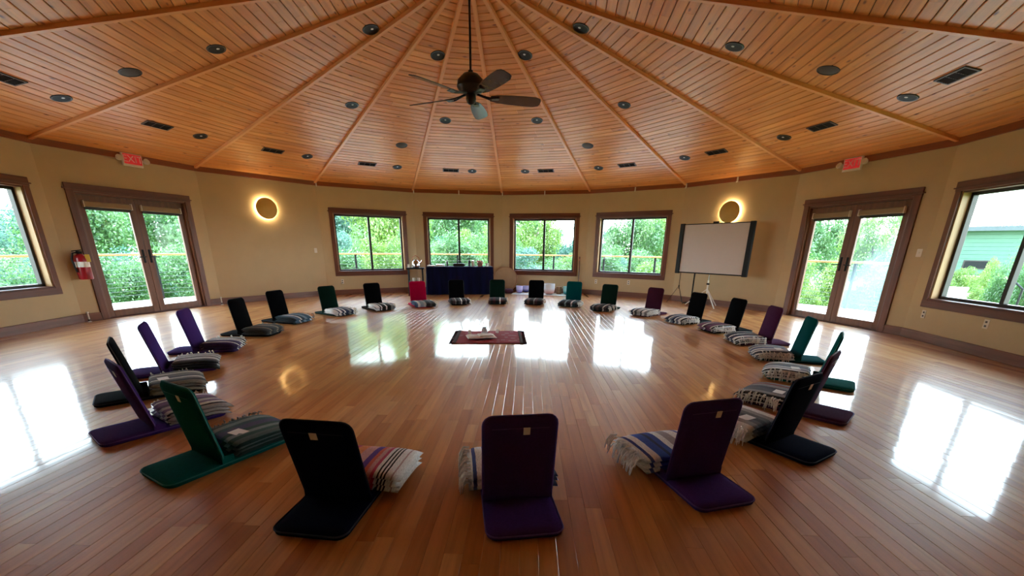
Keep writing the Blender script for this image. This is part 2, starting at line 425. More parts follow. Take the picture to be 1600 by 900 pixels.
# windows ---------------------------------------------------------------
def casing(par, ow, iw, z0, z1, head_top, foot, door=False):
    bottom = 0 if door else foot
    for s_ in (-1, 1):
        a, b = sorted((s_*ow, s_*iw)); MB().cbox(a, b, -.024, .006, bottom if door else z0-.005, z1+.005, .004).build('side_casing', 'casing', par)
    MB().cbox(-ow-.004, ow+.004, -.028, .006, z1+.002, head_top, .004).build('head_casing', 'casing_h', par)
    MB().cbox(-ow-.03, ow+.03, -.036, .004, z1+.035, z1+.052, .003).build('head_fillet', 'casing_h', par)
    if not door: MB().cbox(-ow, ow, -.026, .006, foot, z0, .004).build('apron', 'casing_h', par)
def make_window(name, ow, hw):
    w = empty(name); z0, z1 = .60, 2.075
    casing(w, ow, hw+.005, z0, z1, 2.2, .495)
    for s_ in (-1, 1):
        a, b = sorted((s_*hw, s_*(hw-.022))); MB().cbox(a, b, 0, .11, z0, z1, .003).build('jamb', 'jamb', w)
    MB().cbox(-hw, hw, 0, .11, z1-.022, z1, .003).build('head_jamb', 'casing_h', w)
    MB().cbox(-hw, hw, -.02, .12, z0, z0+.024, .004).build('sill', 'casing_h', w)
    fw = hw-.022; b0, b1 = z0+.024, z1-.022; fr = .04
    m = MB()
    m.cbox(-fw, fw, .10, .17, b0, b0+fr, .003).cbox(-fw, fw, .10, .17, b1-fr, b1, .003)
    m.cbox(-fw, -fw+fr, .10, .17, b0, b1, .003).cbox(fw-fr, fw, .10, .17, b0, b1, .003)
    m.build('sash_frame', 'bronze', w)
    MB().cbox(-.028, .028, .105, .165, b0+fr, b1-fr, .003).build('mullion', 'bronze', w)
    for a, b in ((-fw+fr-.004, -.024), (.024, fw-fr+.004)):
        MB().box(a, b, .132, .136, b0+fr-.004, b1-fr+.004).build('pane', 'glass', w)
    return struct(w)
WL = {1: 'two-pane slider window beside the left disc light wall', 0: 'two-pane window behind the navy draped table', -1: 'two-pane window above the singing bowls',
      -2: 'two-pane window beside the projector screen', 4: 'two-pane window beside the fire extinguisher', -5: 'two-pane window looking onto the green outbuilding'}
n = 0; first = None
for k in (1, 0, -1, -2):
    n += 1
    if first is None: first = make_window('window_1', 1.0, .905); o = first
    else: o = copy_tree(first); o.name = 'window_%d' % n
    place(o, *wall_mat(k)); struct(o, WL[k], 'window')
first = None
for k in (4, -5):
    n += 1
    if first is None: first = make_window('window_%d' % n, 1.02, .93); o = first
    else: o = copy_tree(first); o.name = 'window_%d' % n
    place(o, *wall_mat(k)); struct(o, WL.get(k, 'two-pane window in the wall behind the camera'), 'window')

# doors -----------------------------------------------------------------
MAT['shade'] = plain('roller_shade', srgb(150, 128, 98), .8, 60, .06)
def make_door(n, k, label, hazy):
    d = empty('door_%d' % n); hw, z1 = .885, 2.075
    casing(d, .985, hw-.002, 0, z1, 2.2, 0, True)
    for s_ in (-1, 1):
        a, b = sorted((s_*hw, s_*(hw-.028))); MB().cbox(a, b, 0, .19, 0, z1, .003).build('jamb', 'door', d)
    MB().cbox(-hw, hw, 0, .19, z1-.03, z1, .003).build('head_jamb', 'casing_h', d)
    MB().cbox(-hw, hw, .0, .2, -.03, .012, .003).build('threshold', 'casing_h', d)
    lw = hw-.03
    for s_ in (-1, 1):
        lf = MB(); x0, x1 = sorted((s_*.003, s_*lw)); b0, b1 = .014, z1-.032; st = .105
        lf.cbox(x0, x0+st, .05, .095, b0, b1, .004).cbox(x1-st, x1, .05, .095, b0, b1, .004)
        lf.cbox(x0+st, x1-st, .05, .095, b0, b0+.12, .004).cbox(x0+st, x1-st, .05, .095, b1-.11, b1, .004)
        leaf = lf.build('door_leaf', 'door', d)
        MB().box(x0+st-.006, x1-st+.006, .07, .075, b0+.114, b1-.104).build('pane', 'haze_glass' if hazy and s_ > 0 else 'glass', leaf)
        hx = s_*.055
        MB().cbox(hx-.02, hx+.02, .042, .052, .93, 1.17, .004).build('handle_plate', 'black', leaf)
        MB().tube([(hx, .045, 1.04), (hx, -.005, 1.04), (hx+s_*.04, -.012, 1.04), (hx+s_*.12, -.01, 1.035)], [.010, .010, .010, .008], 8).build('lever_handle', 'black', leaf, True)
        sh = MB().cbox(x0+st-.03, x1-st+.03, .0, .05, b1-.19, b1-.10, .012).build('roller_shade', 'shade', d)
        MB().cbox(x0+st-.02, x1-st+.02, .03, .046, b1-.235, b1-.19, .004).build('shade_hem', 'bronze', sh)
        for e in (x0+st-.03, x1-st+.03): MB().cbox(e-.006, e+.006, -.003, .05, b1-.195, b1-.09, .002).build('shade_bracket', 'white', sh)
    place(d, *wall_mat(k)); return struct(d, label, 'door')
make_door(1, 3, 'double glass door beside the red fire extinguisher', False)
make_door(2, -4, 'double glass door with one hazy pane near the projector screen', True)

# ------------------------------------------------------------------ outdoors
MAT['grass'] = plain('rough_grass', srgb(112, 132, 62), .9, 1.6, .35)
MAT['gravel'] = plain('pale_gravel', srgb(205, 198, 180), .9, 8, .1)
MAT['deckwood'] = plain('weathered_deck', srgb(190, 182, 172), .8, 5, .1)
MAT['railwood'] = trim_wood('rail_wood', srgb(140, 96, 52), srgb(162, 116, 68), .5, 0)
RD = AP+2.6
vs = []; fs = []
NA, NR = 72, 14
def gz(a, r):
    right = max(0, min(1, 1-abs(((a-math.radians(5)+PI) % (2*PI)-PI))/math.radians(45)))
    right = right*right*(3-2*right)
    low = -.35-2.3*min(1, max(0, r-9.5)/8); hi = -.3+.2*min(1, max(0, r-14)/25)
    return low*(1-right)+hi*right
for j in range(NR):
    r = 7.0+(j/(NR-1))**2.2*110
    for i in range(NA): a = 2*PI*i/NA; vs.append((r*math.cos(a), r*math.sin(a), gz(a, r)))
for j in range(NR-1):
    for i in range(NA): fs.append((j*NA+i, (j+1)*NA+i, (j+1)*NA+(i+1) % NA, j*NA+(i+1) % NA))
fs.append(tuple(range(NA)))
m = MB(); m.add(vs, fs); struct(m.build('ground', 'grass', smooth='full'), 'rough grassy ground around the building', 'ground')
m = MB()
for k in range(-4, 7):
    a0, a1 = PI/2+k*2*PI/N, PI/2+(k+1)*2*PI/N
    r0, r1 = (AP+WT)/math.cos(PI/N), (RD+.12)/math.cos(PI/N)
    q = [(r0*math.cos(a0), r0*math.sin(a0)), (r1*math.cos(a0), r1*math.sin(a0)), (r1*math.cos(a1), r1*math.sin(a1)), (r0*math.cos(a1), r0*math.sin(a1))]
    m.add([(x, y, -.05) for x, y in q]+[(x, y, -.16) for x, y in q], [(0, 1, 2, 3), (7, 6, 5, 4), (0, 4, 5, 1), (1, 5, 6, 2), (2, 6, 7, 3), (3, 7, 4, 0)])
struct(m.build('deck', 'deckwood'), 'pale timber deck running round the outside', 'deck')
MAT['cable'] = plain('steel_cable', srgb(70, 74, 72), .4)
def make_rail(e=1.0):
    r = empty('deck_railing'); h = RD*TAN; h2 = h*e
    MB().cbox(-h-.005, h2+.005, -.07, .07, 1.0, 1.045, .006).build('top_rail', 'railwood', r)
    pm = MB().cbox(-.028, .028, -.028, .028, -.06, 1.0, .004).mesh('post', 'black')
    for x in (-h, 0.0):
        o = obj('post', pm, r); o.location = (x, 0, 0)
    cmesh = MB().tube([(-h, 0, 0), (h2, 0, 0)], .0045, 5).mesh('cable', 'cable')
    for i in range(9):
        o = obj('cable', cmesh, r); o.location = (0, 0, .10+i*.1)
    return r
rail = None
RLAB = {-4: 'cable deck railing section at the deck end outside the hazy pane', -3: 'cable deck railing section seen through the hazy double door', -2: 'cable deck railing section seen beside the projector screen', -1: 'cable deck railing section behind the singing bowl window',
        0: 'cable deck railing section behind the navy table window', 1: 'cable deck railing section behind the window left of the table stand', 2: 'cable deck railing section behind the plain left disc light wall',
        3: 'cable deck railing section seen through the double door by the extinguisher', 4: 'cable deck railing section between extinguisher door and side window', 5: 'cable deck railing section seen through the window beside the extinguisher'}
for k in range(-4, 6):
    o = make_rail(0.0) if k == -4 else make_rail() if rail is None else copy_tree(rail)
    if k > -4: rail = rail or o
    a = wang(k); place(o, (RD*math.cos(a), RD*math.sin(a), 0), a-PI/2)
    tag(o, RLAB[k], 'railing', 'deck railing sections')

def leaf_mat(name, c1, c2, c3):
    t = NT(name); c1, c2, c3 = [tuple(q*.52 for q in c[:3])+(1,) for c in (c1, c2, c3)]
    a = t.n('ShaderNodeAttribute', attribute_name='lt'); col = t.ramp(a.outputs['Fac'], [(0, c1), (.55, c2), (1, c3)])
    d = t.n('ShaderNodeBsdfDiffuse'); tr = t.n('ShaderNodeBsdfTranslucent'); gl = t.n('ShaderNodeBsdfGlossy'); gl.inputs['Roughness'].default_value = .4
    mx = t.n('ShaderNodeMixShader'); mx.inputs[0].default_value = .5; t.l(col, d.inputs[0]); t.l(col, tr.inputs[0]); t.l(d.outputs[0], mx.inputs[1]); t.l(tr.outputs[0], mx.inputs[2])
    m2 = t.n('ShaderNodeMixShader'); m2.inputs[0].default_value = .05; t.l(mx.outputs[0], m2.inputs[1]); t.l(gl.outputs[0], m2.inputs[2]); t.l(m2.outputs[0], t.out.inputs[0]); return t.m
MAT['leaf_mid'] = leaf_mat('leaf_mid', srgb(76, 128, 68), srgb(112, 160, 92), srgb(156, 194, 120))
MAT['leaf_yel'] = leaf_mat('leaf_yellow', srgb(96, 140, 56), srgb(140, 180, 78), srgb(186, 208, 112))
MAT['leaf_blue'] = leaf_mat('leaf_blue', srgb(76, 126, 104), srgb(108, 156, 132), srgb(150, 188, 164))  # bluish haze of distance is mixed into these leaf colours
MAT['bark'] = plain('bark', srgb(74, 60, 48), .9, 12, .3, .4)
def crown_mesh(name, n, leaf, seed, mat, flat=1.0, clusters=26):
    g = np.random.default_rng(seed)
    cc = g.normal(size=(clusters, 3)); cc /= np.linalg.norm(cc, axis=1)[:, None]; cc *= g.uniform(.25, .85, (clusters, 1)); cr_ = g.uniform(.22, .42, clusters)
    ci = g.integers(0, clusters, n); d = g.normal(size=(n, 3)); d /= np.linalg.norm(d, axis=1)[:, None]
    P = cc[ci]+d*(cr_[ci]*g.uniform(.35, 1.08, n))[:, None]
    nrm = d*.6+g.normal(size=(n, 3))*.6; nrm /= np.linalg.norm(nrm, axis=1)[:, None]
    t1 = np.cross(nrm, g.normal(size=(n, 3))); t1 /= np.linalg.norm(t1, axis=1)[:, None]; t2 = np.cross(nrm, t1)
    s_ = leaf*g.uniform(.6, 1.3, n)[:, None]
    V = np.stack([P-t1*s_, P+t2*s_*.5+nrm*s_*.15, P+t1*s_, P-t2*s_*.5+nrm*s_*.15], 1).reshape(-1, 3)
    me = bpy.data.meshes.new(name); me.vertices.add(4*n); me.vertices.foreach_set('co', V.astype(np.float32).ravel())
    me.loops.add(4*n); me.loops.foreach_set('vertex_index', np.arange(4*n, dtype=np.int32))
    me.polygons.add(n); me.polygons.foreach_set('loop_start', np.arange(0, 4*n, 4, dtype=np.int32)); me.polygons.foreach_set('loop_total', np.full(n, 4, np.int32))
    me.update(calc_edges=True); me.validate()
    ct = g.uniform(0, 1, clusters)
    a = me.attributes.new('lt', 'FLOAT', 'POINT'); a.data.foreach_set('value', np.repeat(np.clip(ct[ci]*.6+g.uniform(0, .45, n), 0, 1), 4).astype(np.float32))
    me.materials.append(MAT[mat]); return me
CR = {c: [crown_mesh('foliage', 15000, .033, 11*i+j, 'leaf_'+c) for j in range(2)] for i, c in enumerate(('mid', 'yel', 'blue'))}
tm = MB().tube([(0, 0, 0), (.02, .01, .35), (-.02, .02, .7), (0, 0, 1.0)], [.06, .045, .035, .02], 8)
for q in range(5):
    a = q*1.3; tm.tube([(0, 0, .45+.1*q), (.12*math.cos(a), .12*math.sin(a), .6+.1*q), (.28*math.cos(a), .28*math.sin(a), .78+.08*q)], [.025, .016, .006], 6)
TRUNK = tm.mesh('trunk', 'bark', True)
PLANTED = []
def tree(x, y, top, rx, kind, bush=False):
    # walk outwards along the sight line until the crown is clear of the deck and of every crown already planted;
    # a plant that ends up farther off is a bigger plant
    rx *= .8; d0 = math.hypot(x-CAM[0], y-CAM[1]); d = d0; ux, uy = (x-CAM[0])/d0, (y-CAM[1])/d0
    while True:
        k_ = d/d0; r_ = rx*k_**.85; x, y = CAM[0]+ux*d, CAM[1]+uy*d; re = r_*1.16
        if (x >= 9.5 or math.hypot(x, y) >= RD+re+.15) and all(math.hypot(x-px_, y-py_) >= re+pr_ for px_, py_, pr_ in PLANTED): break
        d *= 1.015
    PLANTED.append((x, y, re)); rx = r_; top = CAM[2]+(top-CAM[2])*k_
    a = math.atan2(y, x); z0 = gz(a, math.hypot(x, y)); h = top-z0
    nm = {'mid': 'green', 'yel': 'yellow green', 'blue': 'blue green'}[kind]
    t = empty('shrub' if bush else 'tree', (x, y, z0), random.random()*6)
    rz = h*.5 if bush else h*.46
    c = obj('foliage', random.choice(CR[kind]), t); c['kind'] = 'stuff'; c.location = (0, 0, h-rz*1.0); c.scale = (rx, rx, rz)
    s_ = obj('stem' if bush else 'trunk', TRUNK, t); s_.scale = (max(.5, h*.2),)*2+(h*(.42 if bush else .7),)
    q = to_px((x, y, 1.2)); wh = 'near the outbuilding path'
    for lim, txt in ((110, 'outside the window by the extinguisher'), (335, 'outside the double door by the extinguisher'), (510, 'outside behind the bare disc light wall'), (648, 'outside the window left of the draped table'),
                     (783, 'outside the draped table window'), (918, 'outside the singing bowls window'), (1065, 'outside the window by the projector screen'), (1235, 'outside behind the projector screen wall'), (1440, 'outside the double door with the hazy pane')):
        if q[0] < lim: wh = txt; break
    tag(t, '%s leafy %s %s' % ('low' if bush else 'tall', nm, 'shrub ' if bush else 'tree ')+wh, 'shrub' if bush else 'tree', '%s %s %s' % (nm, 'shrubs' if bush else 'trees', wh))
def seen(px, depth):                # point outside in the direction of a picture column, at a chosen distance
    d = ray(px, 386); return CAM[0]+d[0]*depth, CAM[1]+d[1]*depth
# (picture column, distance, height of the top above the floor, crown radius, kind)
TREES = [
 (20, 17, 2.6, 2.6, 'blue'), (70, 21, 3.0, 3.0, 'blue'), (-60, 15, 2.2, 2.5, 'blue'), (-160, 16, 2.4, 3, 'mid'),
 (130, 14, 3.4, 2.3, 'mid'), (185, 16, 3.9, 2.6, 'blue'), (240, 14.5, 3.7, 2.4, 'mid'), (300, 16, 3.8, 2.6, 'yel'), (350, 18, 4.4, 3, 'mid'),
 (430, 21, 5, 3.2, 'mid'), (500, 20, 7.4, 3.0, 'mid'), (548, 18.5, 5.0, 2.6, 'blue'), (600, 18, 5.0, 2.6, 'yel'), (640, 22, 8.0, 3.0, 'mid'),
 (690, 19, 4.3, 2.6, 'mid'), (745, 20.5, 3.7, 2.6, 'blue'), (800, 20, 3.6, 2.3, 'mid'), (836, 18.5, 3.0, 1.7, 'yel'), (870, 23, 2.35, 2.4, 'blue'), (905, 22, 2.7, 2.0, 'blue'),
 (950, 22, 2.2, 2.3, 'blue'), (990, 19, 3.2, 1.8, 'mid'), (1030, 20, 3.6, 2.4, 'yel'), (1075, 24, 3.4, 3, 'blue'), (1140, 25, 3.4, 3, 'mid'), (1210, 24, 3.3, 3, 'mid'),
 (1275, 20, 3.6, 2.1, 'mid'), (1320, 24, 3.0, 2.6, 'blue'), (1365, 19, 3.3, 1.9, 'yel'), (1410, 22, 3.6, 2.2, 'blue'), (1445, 44, 3.0, 3, 'blue'),
 (570, 24, 8.2, 3.3, 'mid'), (530, 25, 3.6, 3.2, 'mid'), (640, 25.5, 3.8, 3.2, 'yel'), (715, 24, 5.6, 3.2, 'mid'), (665, 26, 3.6, 3.2, 'blue'), (30, 23, 3.3, 3.2, 'mid'), (1540, 48, 4.4, 4.0, 'blue'), (1620, 46, 5.0, 4.0, 'blue')]
SHR = [(x, 13.6+(i % 3)*.9, (1.55 if x < 790 else .95)+.6*((i*7) % 5)/5, 1.6, ('mid', 'blue', 'mid', 'yel')[i % 4]) for i, x in enumerate(range(500, 1080, 36))]
SHR += [(x, 11.6+(i % 3)*.8, .95+.5*((i*3) % 4)/4, 1.5, ('mid', 'blue', 'mid')[i % 3]) for i, x in enumerate(range(-130, 360, 44))]
SHR += [(1255, 14, 1.15, 1.2, 'yel'), (1300, 14.5, 1.2, 1.1, 'yel'), (1345, 15.5, .9, 1.0, 'mid'), (1365, 14.5, 1.0, 1.1, 'blue'), (1400, 14.2, .9, 1.1, 'blue'), (1425, 15, 1.1, 1.1, 'mid'), (1275, 12.6, .2, .7, 'yel'), (1395, 16, .8, 1.1, 'mid'),
        (1470, 24, .55, 1.3, 'yel'), (1515, 24, .5, 1.3, 'yel'), (1560, 23, .55, 1.3, 'yel'), (1556, 15, 1.15, .55, 'yel'), (1600, 13, 1.5, .9, 'mid'), (1540, 14, .25, .6, 'yel'), (1490, 13.5, .05, .6, 'yel'), (1640, 12, 1.6, .9, 'mid')]
bx_, by_ = seen(1550, 30); ang = math.atan2(by_-CAM[1], bx_-CAM[0])-PI/2
for q in (-1.3, .8, 2.9): PLANTED.append((bx_+q*math.cos(ang+.08)-2.4*math.sin(ang+.08), by_+q*math.sin(ang+.08)+2.4*math.cos(ang+.08), 3.6))   # room for the outbuilding
for a in sorted(SHR, key=lambda q: q[1]): tree(*seen(a[0], a[1]), *a[2:], True)
for a in sorted(TREES, key=lambda q: q[1]): tree(*seen(a[0], a[1]), *a[2:])
# outbuilding
MAT['siding'] = plain('green_siding', srgb(74, 104, 88), .8, 2, .05); MAT['roof'] = plain('grey_roof', srgb(62, 70, 72), .7, 4, .1)
bx_, by_ = seen(1550, 30); ang = math.atan2(by_-CAM[1], bx_-CAM[0])-PI/2
hb = empty('outbuilding', (bx_, by_, -.3), ang+.08)
for i in range(11):
    MB().cbox(-2.7, 4.2, -.012, .1, i*.28, i*.28+.272, .006, T(0, -.03*(0), 0) @ R('X', 2)).build('siding_board', 'siding', hb)
MB().box(-2.68, 4.18, .09, 5, -.1, 3.08).build('body', 'siding', hb)
MB().cbox(-3.3, 4.8, -.7, 5.6, 3.08, 3.3, .03).build('roof', 'roof', hb)
MB().cbox(-3.36, 4.86, -.76, -.7, 3.02, 3.34, .01).build('fascia', 'roof', hb)
wf = MB().cbox(-1.2, .2, -.06, .1, .35, 1.0, .02).build('window_frame', 'bronze', hb)
MB().box(-1.12, .12, -.075, -.06, .43, .92).build('pane', 'dark', wf)
tag(hb, 'green sided outbuilding with flat grey roof beyond the side window', 'building')
px_, py_ = seen(1520, 17)
m = MB(); m.add([(-4, -1.8, 0), (6, -2.2, 0), (6, 2.4, 0), (-4, 1.6, 0), (-4, -1.8, -.2), (6, -2.2, -.2), (6, 2.4, -.2), (-4, 1.6, -.2)], [(0, 1, 2, 3), (7, 6, 5, 4), (0, 4, 5, 1), (1, 5, 6, 2), (2, 6, 7, 3), (3, 7, 4, 0)])
struct(place(m.build('path', 'gravel'), (px_, py_, -.24), ang), 'pale gravel path outside the side window', 'path')
hx, hy = seen(1623, 9.2)
hr = empty('stair_handrail', (hx, hy, -.3), ang)
MB().tube([(-.22, .13, 1.0), (0, 0, .78)], .022, 8).build('rail', 'black', hr); MB().tube([(0, 0, -.1), (0, 0, .79)], .022, 8).build('post', 'black', hr); MB().tube([(-.22, .13, -.1), (-.22, .13, 1.0)], .022, 8).build('post', 'black', hr)
tag(hr, 'dark sloping stair handrail outside the side window', 'handrail')

# ------------------------------------------------------------------ ceiling fittings
def ceil_frame(w, s_, t_):
    a = wang(w); return Matrix.Translation((s_*math.cos(a)-t_*math.sin(a), s_*math.sin(a)+t_*math.cos(a), zc(s_))) @ Matrix.Rotation(a, 4, 'Z') @ Matrix.Rotation(math.atan(KS), 4, 'Y')
MAT['lens'] = plain('frosted_lens', srgb(235, 235, 235), .35)
def make_can():
    c = empty('recessed_light')
    MB().lathe([(.078, .004), (.08, -.006), (.092, -.008), (.098, 0), (.098, .006)], 24).build('trim_ring', 'ring', c, True)
    MB().lathe([(.081, -.004), (.07, .0), (.0, .012)], 24).build('baffle', 'black', c, True)
    MB().lathe([(.0, -.006), (.014, -.005), (.024, -.001), (.03, .010)], 20, T(-.018, 0, -.0)).build('lens', 'lens', c, True)
    return c
VL = {4: 'above the side window near the extinguisher', 3: 'above the double door by the extinguisher', 2: 'above the left disc light', 1: 'above the window left of the draped table', 0: 'above the draped table window',
      -1: 'above the singing bowls window', -2: 'above the window by the projector screen', -3: 'above the projector screen', -4: 'above the double door with the hazy pane', -5: 'above the side window with outbuilding view'}
can = None
CANS = [(4, 3.2, -.31), (3, 1.5, -.15), (1, 1.5, -.15), (-2, 1.5, .15), (-4, 1.5, .15), (-5, 3.2, .31), (2, 3.2, -.31), (0, 3.2, .31), (-1, 3.2, -.31), (-3, 3.2, .31)]
CANS += [(k, 5.38, -.5) for k in (4, 3, 2, 1)]+[(0, 5.38, -.33), (-1, 5.38, .33)]+[(k, 5.38, .5) for k in (-2, -3, -4, -5)]
for w, s_, t_ in CANS:
    o = make_can() if can is None else copy_tree(can); can = can or o
    o.matrix_world = ceil_frame(w, s_, t_) @ Matrix.Scale(1.15, 4)
    rg = {1.5: 'innermost', 3.2: 'middle', 5.38: 'outermost'}[s_]
    tag(o, 'recessed ceiling light, '+rg+' ring, '+VL[w], 'ceiling light', 'recessed lights of the %s ring' % rg)
sp = None
for w, t_, lab in ((4, -.33, 'round grey ceiling speaker above the fire extinguisher side'), (1, -.33, 'round grey ceiling speaker above the window left of the draped table'),
                   (-2, .33, 'round grey ceiling speaker above the window by the projector screen'), (-5, .33, 'round grey ceiling speaker above the side window with outbuilding view')):
    if sp is None:
        sp = o = empty('ceiling_speaker'); MB().lathe([(0, -.004), (.105, -.004), (.112, 0)], 28).build('grille', 'grey_grille', o, True); MB().lathe([(.11, 0), (.112, -.007), (.122, -.006), (.126, .004)], 28).build('rim', 'ring', o, True)
    else: o = copy_tree(sp)
    o.matrix_world = ceil_frame(w, 4.32, t_); tag(o, lab, 'speaker', 'ceiling speakers')
MAT['ventframe'] = plain('vent_frame', srgb(84, 66, 52), .5)
def make_vent():
    v = empty('ceiling_vent')
    MB().box(-.065, .065, -.175, .175, -.001, .006).build('void', 'dark', v)
    m = MB(); m.cbox(-.085, .085, -.2, -.175, -.012, .004, .003).cbox(-.085, .085, .175, .2, -.012, .004, .003).cbox(-.085, -.065, -.2, .2, -.012, .004, .003).cbox(.065, .085, -.2, .2, -.012, .004, .003)
    m.build('frame', 'ventframe', v)
    sm = MB().box(-.012, .012, -.175, .175, -.001, .001, R('Y', 35)).mesh('slat', 'black')
    for i in range(5):
        o = obj('slat', sm, v); o.location = (-.05+i*.025, 0, -.006)
    dm = MB().box(-.065, .065, -.004, .004, -.011, .0).mesh('divider', 'ventframe')
    for y in (-.06, .06):
        o = obj('divider', dm, v); o.location = (0, y, 0)
    return v
vt = None
for w in range(-5, 5):
    o = make_vent() if vt is None else copy_tree(vt); vt = vt or o
    o.matrix_world = ceil_frame(w, 5.37, .2 if w >= 0 else -.19); tag(o, 'dark slotted air vent in ceiling '+VL[w], 'vent', 'ceiling air vents')

# ceiling fan -------------------------------------------------------------
MAT['fan_black'] = plain('fan_oil_black', srgb(16, 14, 14), .38); MAT['blade'] = plain('fan_blade_wood', srgb(74, 56, 54), .22, 9, .12)
fan = empty('ceiling_fan', (0, 0, 3.09))
MB().lathe([(.0, 1.3), (.075, 1.29), (.07, 1.22), (.03, 1.17)], 20).build('canopy', 'fan_black', fan, True)
MB().tube([(0, 0, .25), (0, 0, 1.2)], .014, 10).build('downrod', 'fan_black', fan, True)
MB().lathe([(.0, .30), (.03, .29), (.035, .26), (.10, .245), (.165, .18), (.175, .11), (.14, .06), (.07, .035), (.0, .03)], 28).build('motor_housing', 'fan_black', fan, True)
MB().lathe([(.06, .04), (.065, -.02), (.05, -.06), (.03, -.075), (.0, -.085)], 20).build('switch_cup', 'fan_black', fan, True)
for i in range(5):
    a = math.radians(14.5+72*i); Mr = Matrix.Rotation(a, 4, 'Z')
    arm = MB()
    arm.tube([(.08, 0, .04), (.16, .012, .02), (.24, .03, .004), (.31, .035, 0)], [.014, .010, .009, .008], 8, Mr)
    arm.tube([(.08, 0, .04), (.16, -.012, .02), (.24, -.03, .004), (.31, -.035, 0)], [.014, .010, .009, .008], 8, Mr)
    arm.cbox(.27, .36, -.05, .05, -.004, .004, .003, Mr)
    b = arm.build('blade_arm', 'fan_black', fan, True)
    prof = [(.25, .045), (.34, .074), (.5, .09), (.7, .098), (.84, .094), (.9, .07), (.915, .036)]
    Mb = Mr @ R('X', -16)
    vs = []; 
    for x, h in prof: vs += [(x, -h, .004), (x, h, .004), (x, h, .012), (x, -h, .012)]
    fs = [(0, 1, 2, 3), tuple(len(vs)-4+q for q in (3, 2, 1, 0))]
    for q in range(len(prof)-1):
        for j in range(4): fs.append((q*4+j, q*4+(j+1) % 4, q*4+4+(j+1) % 4, q*4+4+j))
    bl_ = MB(); bl_.add(vs, fs, Mb); bl_.build('blade', 'blade', fan)
tag(fan, 'black ceiling fan with five dark blades hanging from a long rod', 'ceiling fan')

# wall fittings ------------------------------------------------------------
MAT['sconce_glow'] = emit('sconce_glow', (1, .80, .46, 1), 38)
def sconce(k, lab):
    s_ = empty('disc_wall_light'); B = R('X', 90)
    MB().lathe([(0, 0), (.09, 0), (.09, .03), (0, .03)], 24, B).build('backplate', 'white', s_)
    MB().lathe([(.195, .026), (.207, .026), (.207, .036), (.195, .036)], 40, B).build('led_ring', 'sconce_glow', s_, True)
    MB().lathe([(0, .045), (.222, .045), (.228, .05), (.228, .06), (.22, .066), (0, .066)], 48, B).build('disc', 'brass', s_, True)
    MB().lathe([(0, .03), (.05, .03), (.05, .047), (0, .047)], 16, B).build('spacer', 'white', s_)
    p, rz = wall_mat(k); place(s_, wall_pt(k, 0 if k > 0 else -.03, 2.075), rz); tag(s_, lab, 'wall light', 'backlit disc wall lights')
sconce(2, 'backlit gold disc light on the bare wall next to the extinguisher door'); sconce(-3, 'backlit gold disc light above the projector screen')
MAT['exit_red'] = plain('exit_red', srgb(196, 40, 52), .5, Emission_Color=srgb(196, 30, 40), Emission_Strength=.25)
MAT['exit_white'] = plain('exit_letters', srgb(240, 200, 200), .5)
def text_mesh(body, size, name, mat, ext=.002):
    cu = bpy.data.curves.new(name, 'FONT'); cu.body = body; cu.size = size; cu.extrude = ext; cu.align_x = 'CENTER'; cu.align_y = 'CENTER'
    o = bpy.data.objects.new(name, cu); COL.objects.link(o); dg = bpy.context.evaluated_depsgraph_get()
    me = bpy.data.meshes.new_from_object(o.evaluated_get(dg)); bpy.data.objects.remove(o); me.materials.clear(); me.materials.append(MAT[mat]); return me
def exit_sign(k, u, lab):
    e = empty('exit_sign')
    MB().cbox(-.16, .16, -.075, -.035, -.11, .10, .006).build('body', 'white', e)
    MB().cbox(-.06, .06, -.06, -.02, .10, .15, .004).build('mount_bracket', 'white', e)
    MB().cbox(-.05, .05, -.05, .0, -.05, .05, .004).build('wall_bracket', 'white', e)
    f = MB().box(-.14, .14, -.078, -.074, -.075, .085).build('face_panel', 'exit_red', e)
    t = obj('lettering', text_mesh('EXIT', .155, 'lettering', 'exit_white'), e); t.location = (0, -.0795, .004); t.rotation_euler = (PI/2, 0, 0)
    for s_ in (-1, 1):
        h = MB().lathe([(0, -.03), (.03, -.028), (.045, 0), (.048, .03), (.0, .03)], 18, T(s_*.215, -.075, .0) @ R('X', 70) @ R('Z', 0)).build('lamp_head', 'white', e, True)
        MB().tube([(s_*.15, -.055, 0), (s_*.2, -.06, 0)], .016, 8).build('lamp_arm', 'white', e)
    p, rz = wall_mat(k); place(e, wall_pt(k, u, 2.69, .02), rz); tag(e, lab, 'exit sign', 'exit signs with lamp heads')
exit_sign(3, .06, 'red EXIT sign above the double door by the extinguisher'); exit_sign(-4, -.16, 'red EXIT sign above the double door with the hazy pane')
MAT['red_gloss'] = plain('extinguisher_red', srgb(150, 16, 30), .3); MAT['yellow'] = plain('yellow_label', srgb(205, 170, 40), .5)
ex = empty('fire_extinguisher')
cyl = MB().lathe([(.02, 0), (.085, .004), (.092, .02), (.092, .33), (.08, .37), (.045, .395), (.03, .41), (0, .41)], 24).build('cylinder', 'red_gloss', ex, True)
MB().lathe([(.0925, .20), (.0935, .20), (.0935, .285), (.0925, .285)], 24).build('label_band', 'white_paper', cyl, True)
MB().cbox(.02, .085, -.088, -.075, .28, .40, .003).build('inspection_tag', 'yellow', ex)
MB().cbox(-.03, .03, -.03, .03, .405, .45, .006).build('valve', 'black', ex); MB().cbox(-.025, .10, -.012, .012, .45, .465, .003, R('Y', -8)).build('lever', 'black', ex)
MB().tube([(-.03, -.02, .43), (-.1, -.03, .42), (-.13, -.03, .33), (-.12, -.03, .2), (-.1, -.03, .12)], .013, 8).build('hose', 'black', ex, True)
MB().cbox(-.03, .03, .09, .125, .15, .36, .004).build('wall_hook', 'black', ex)
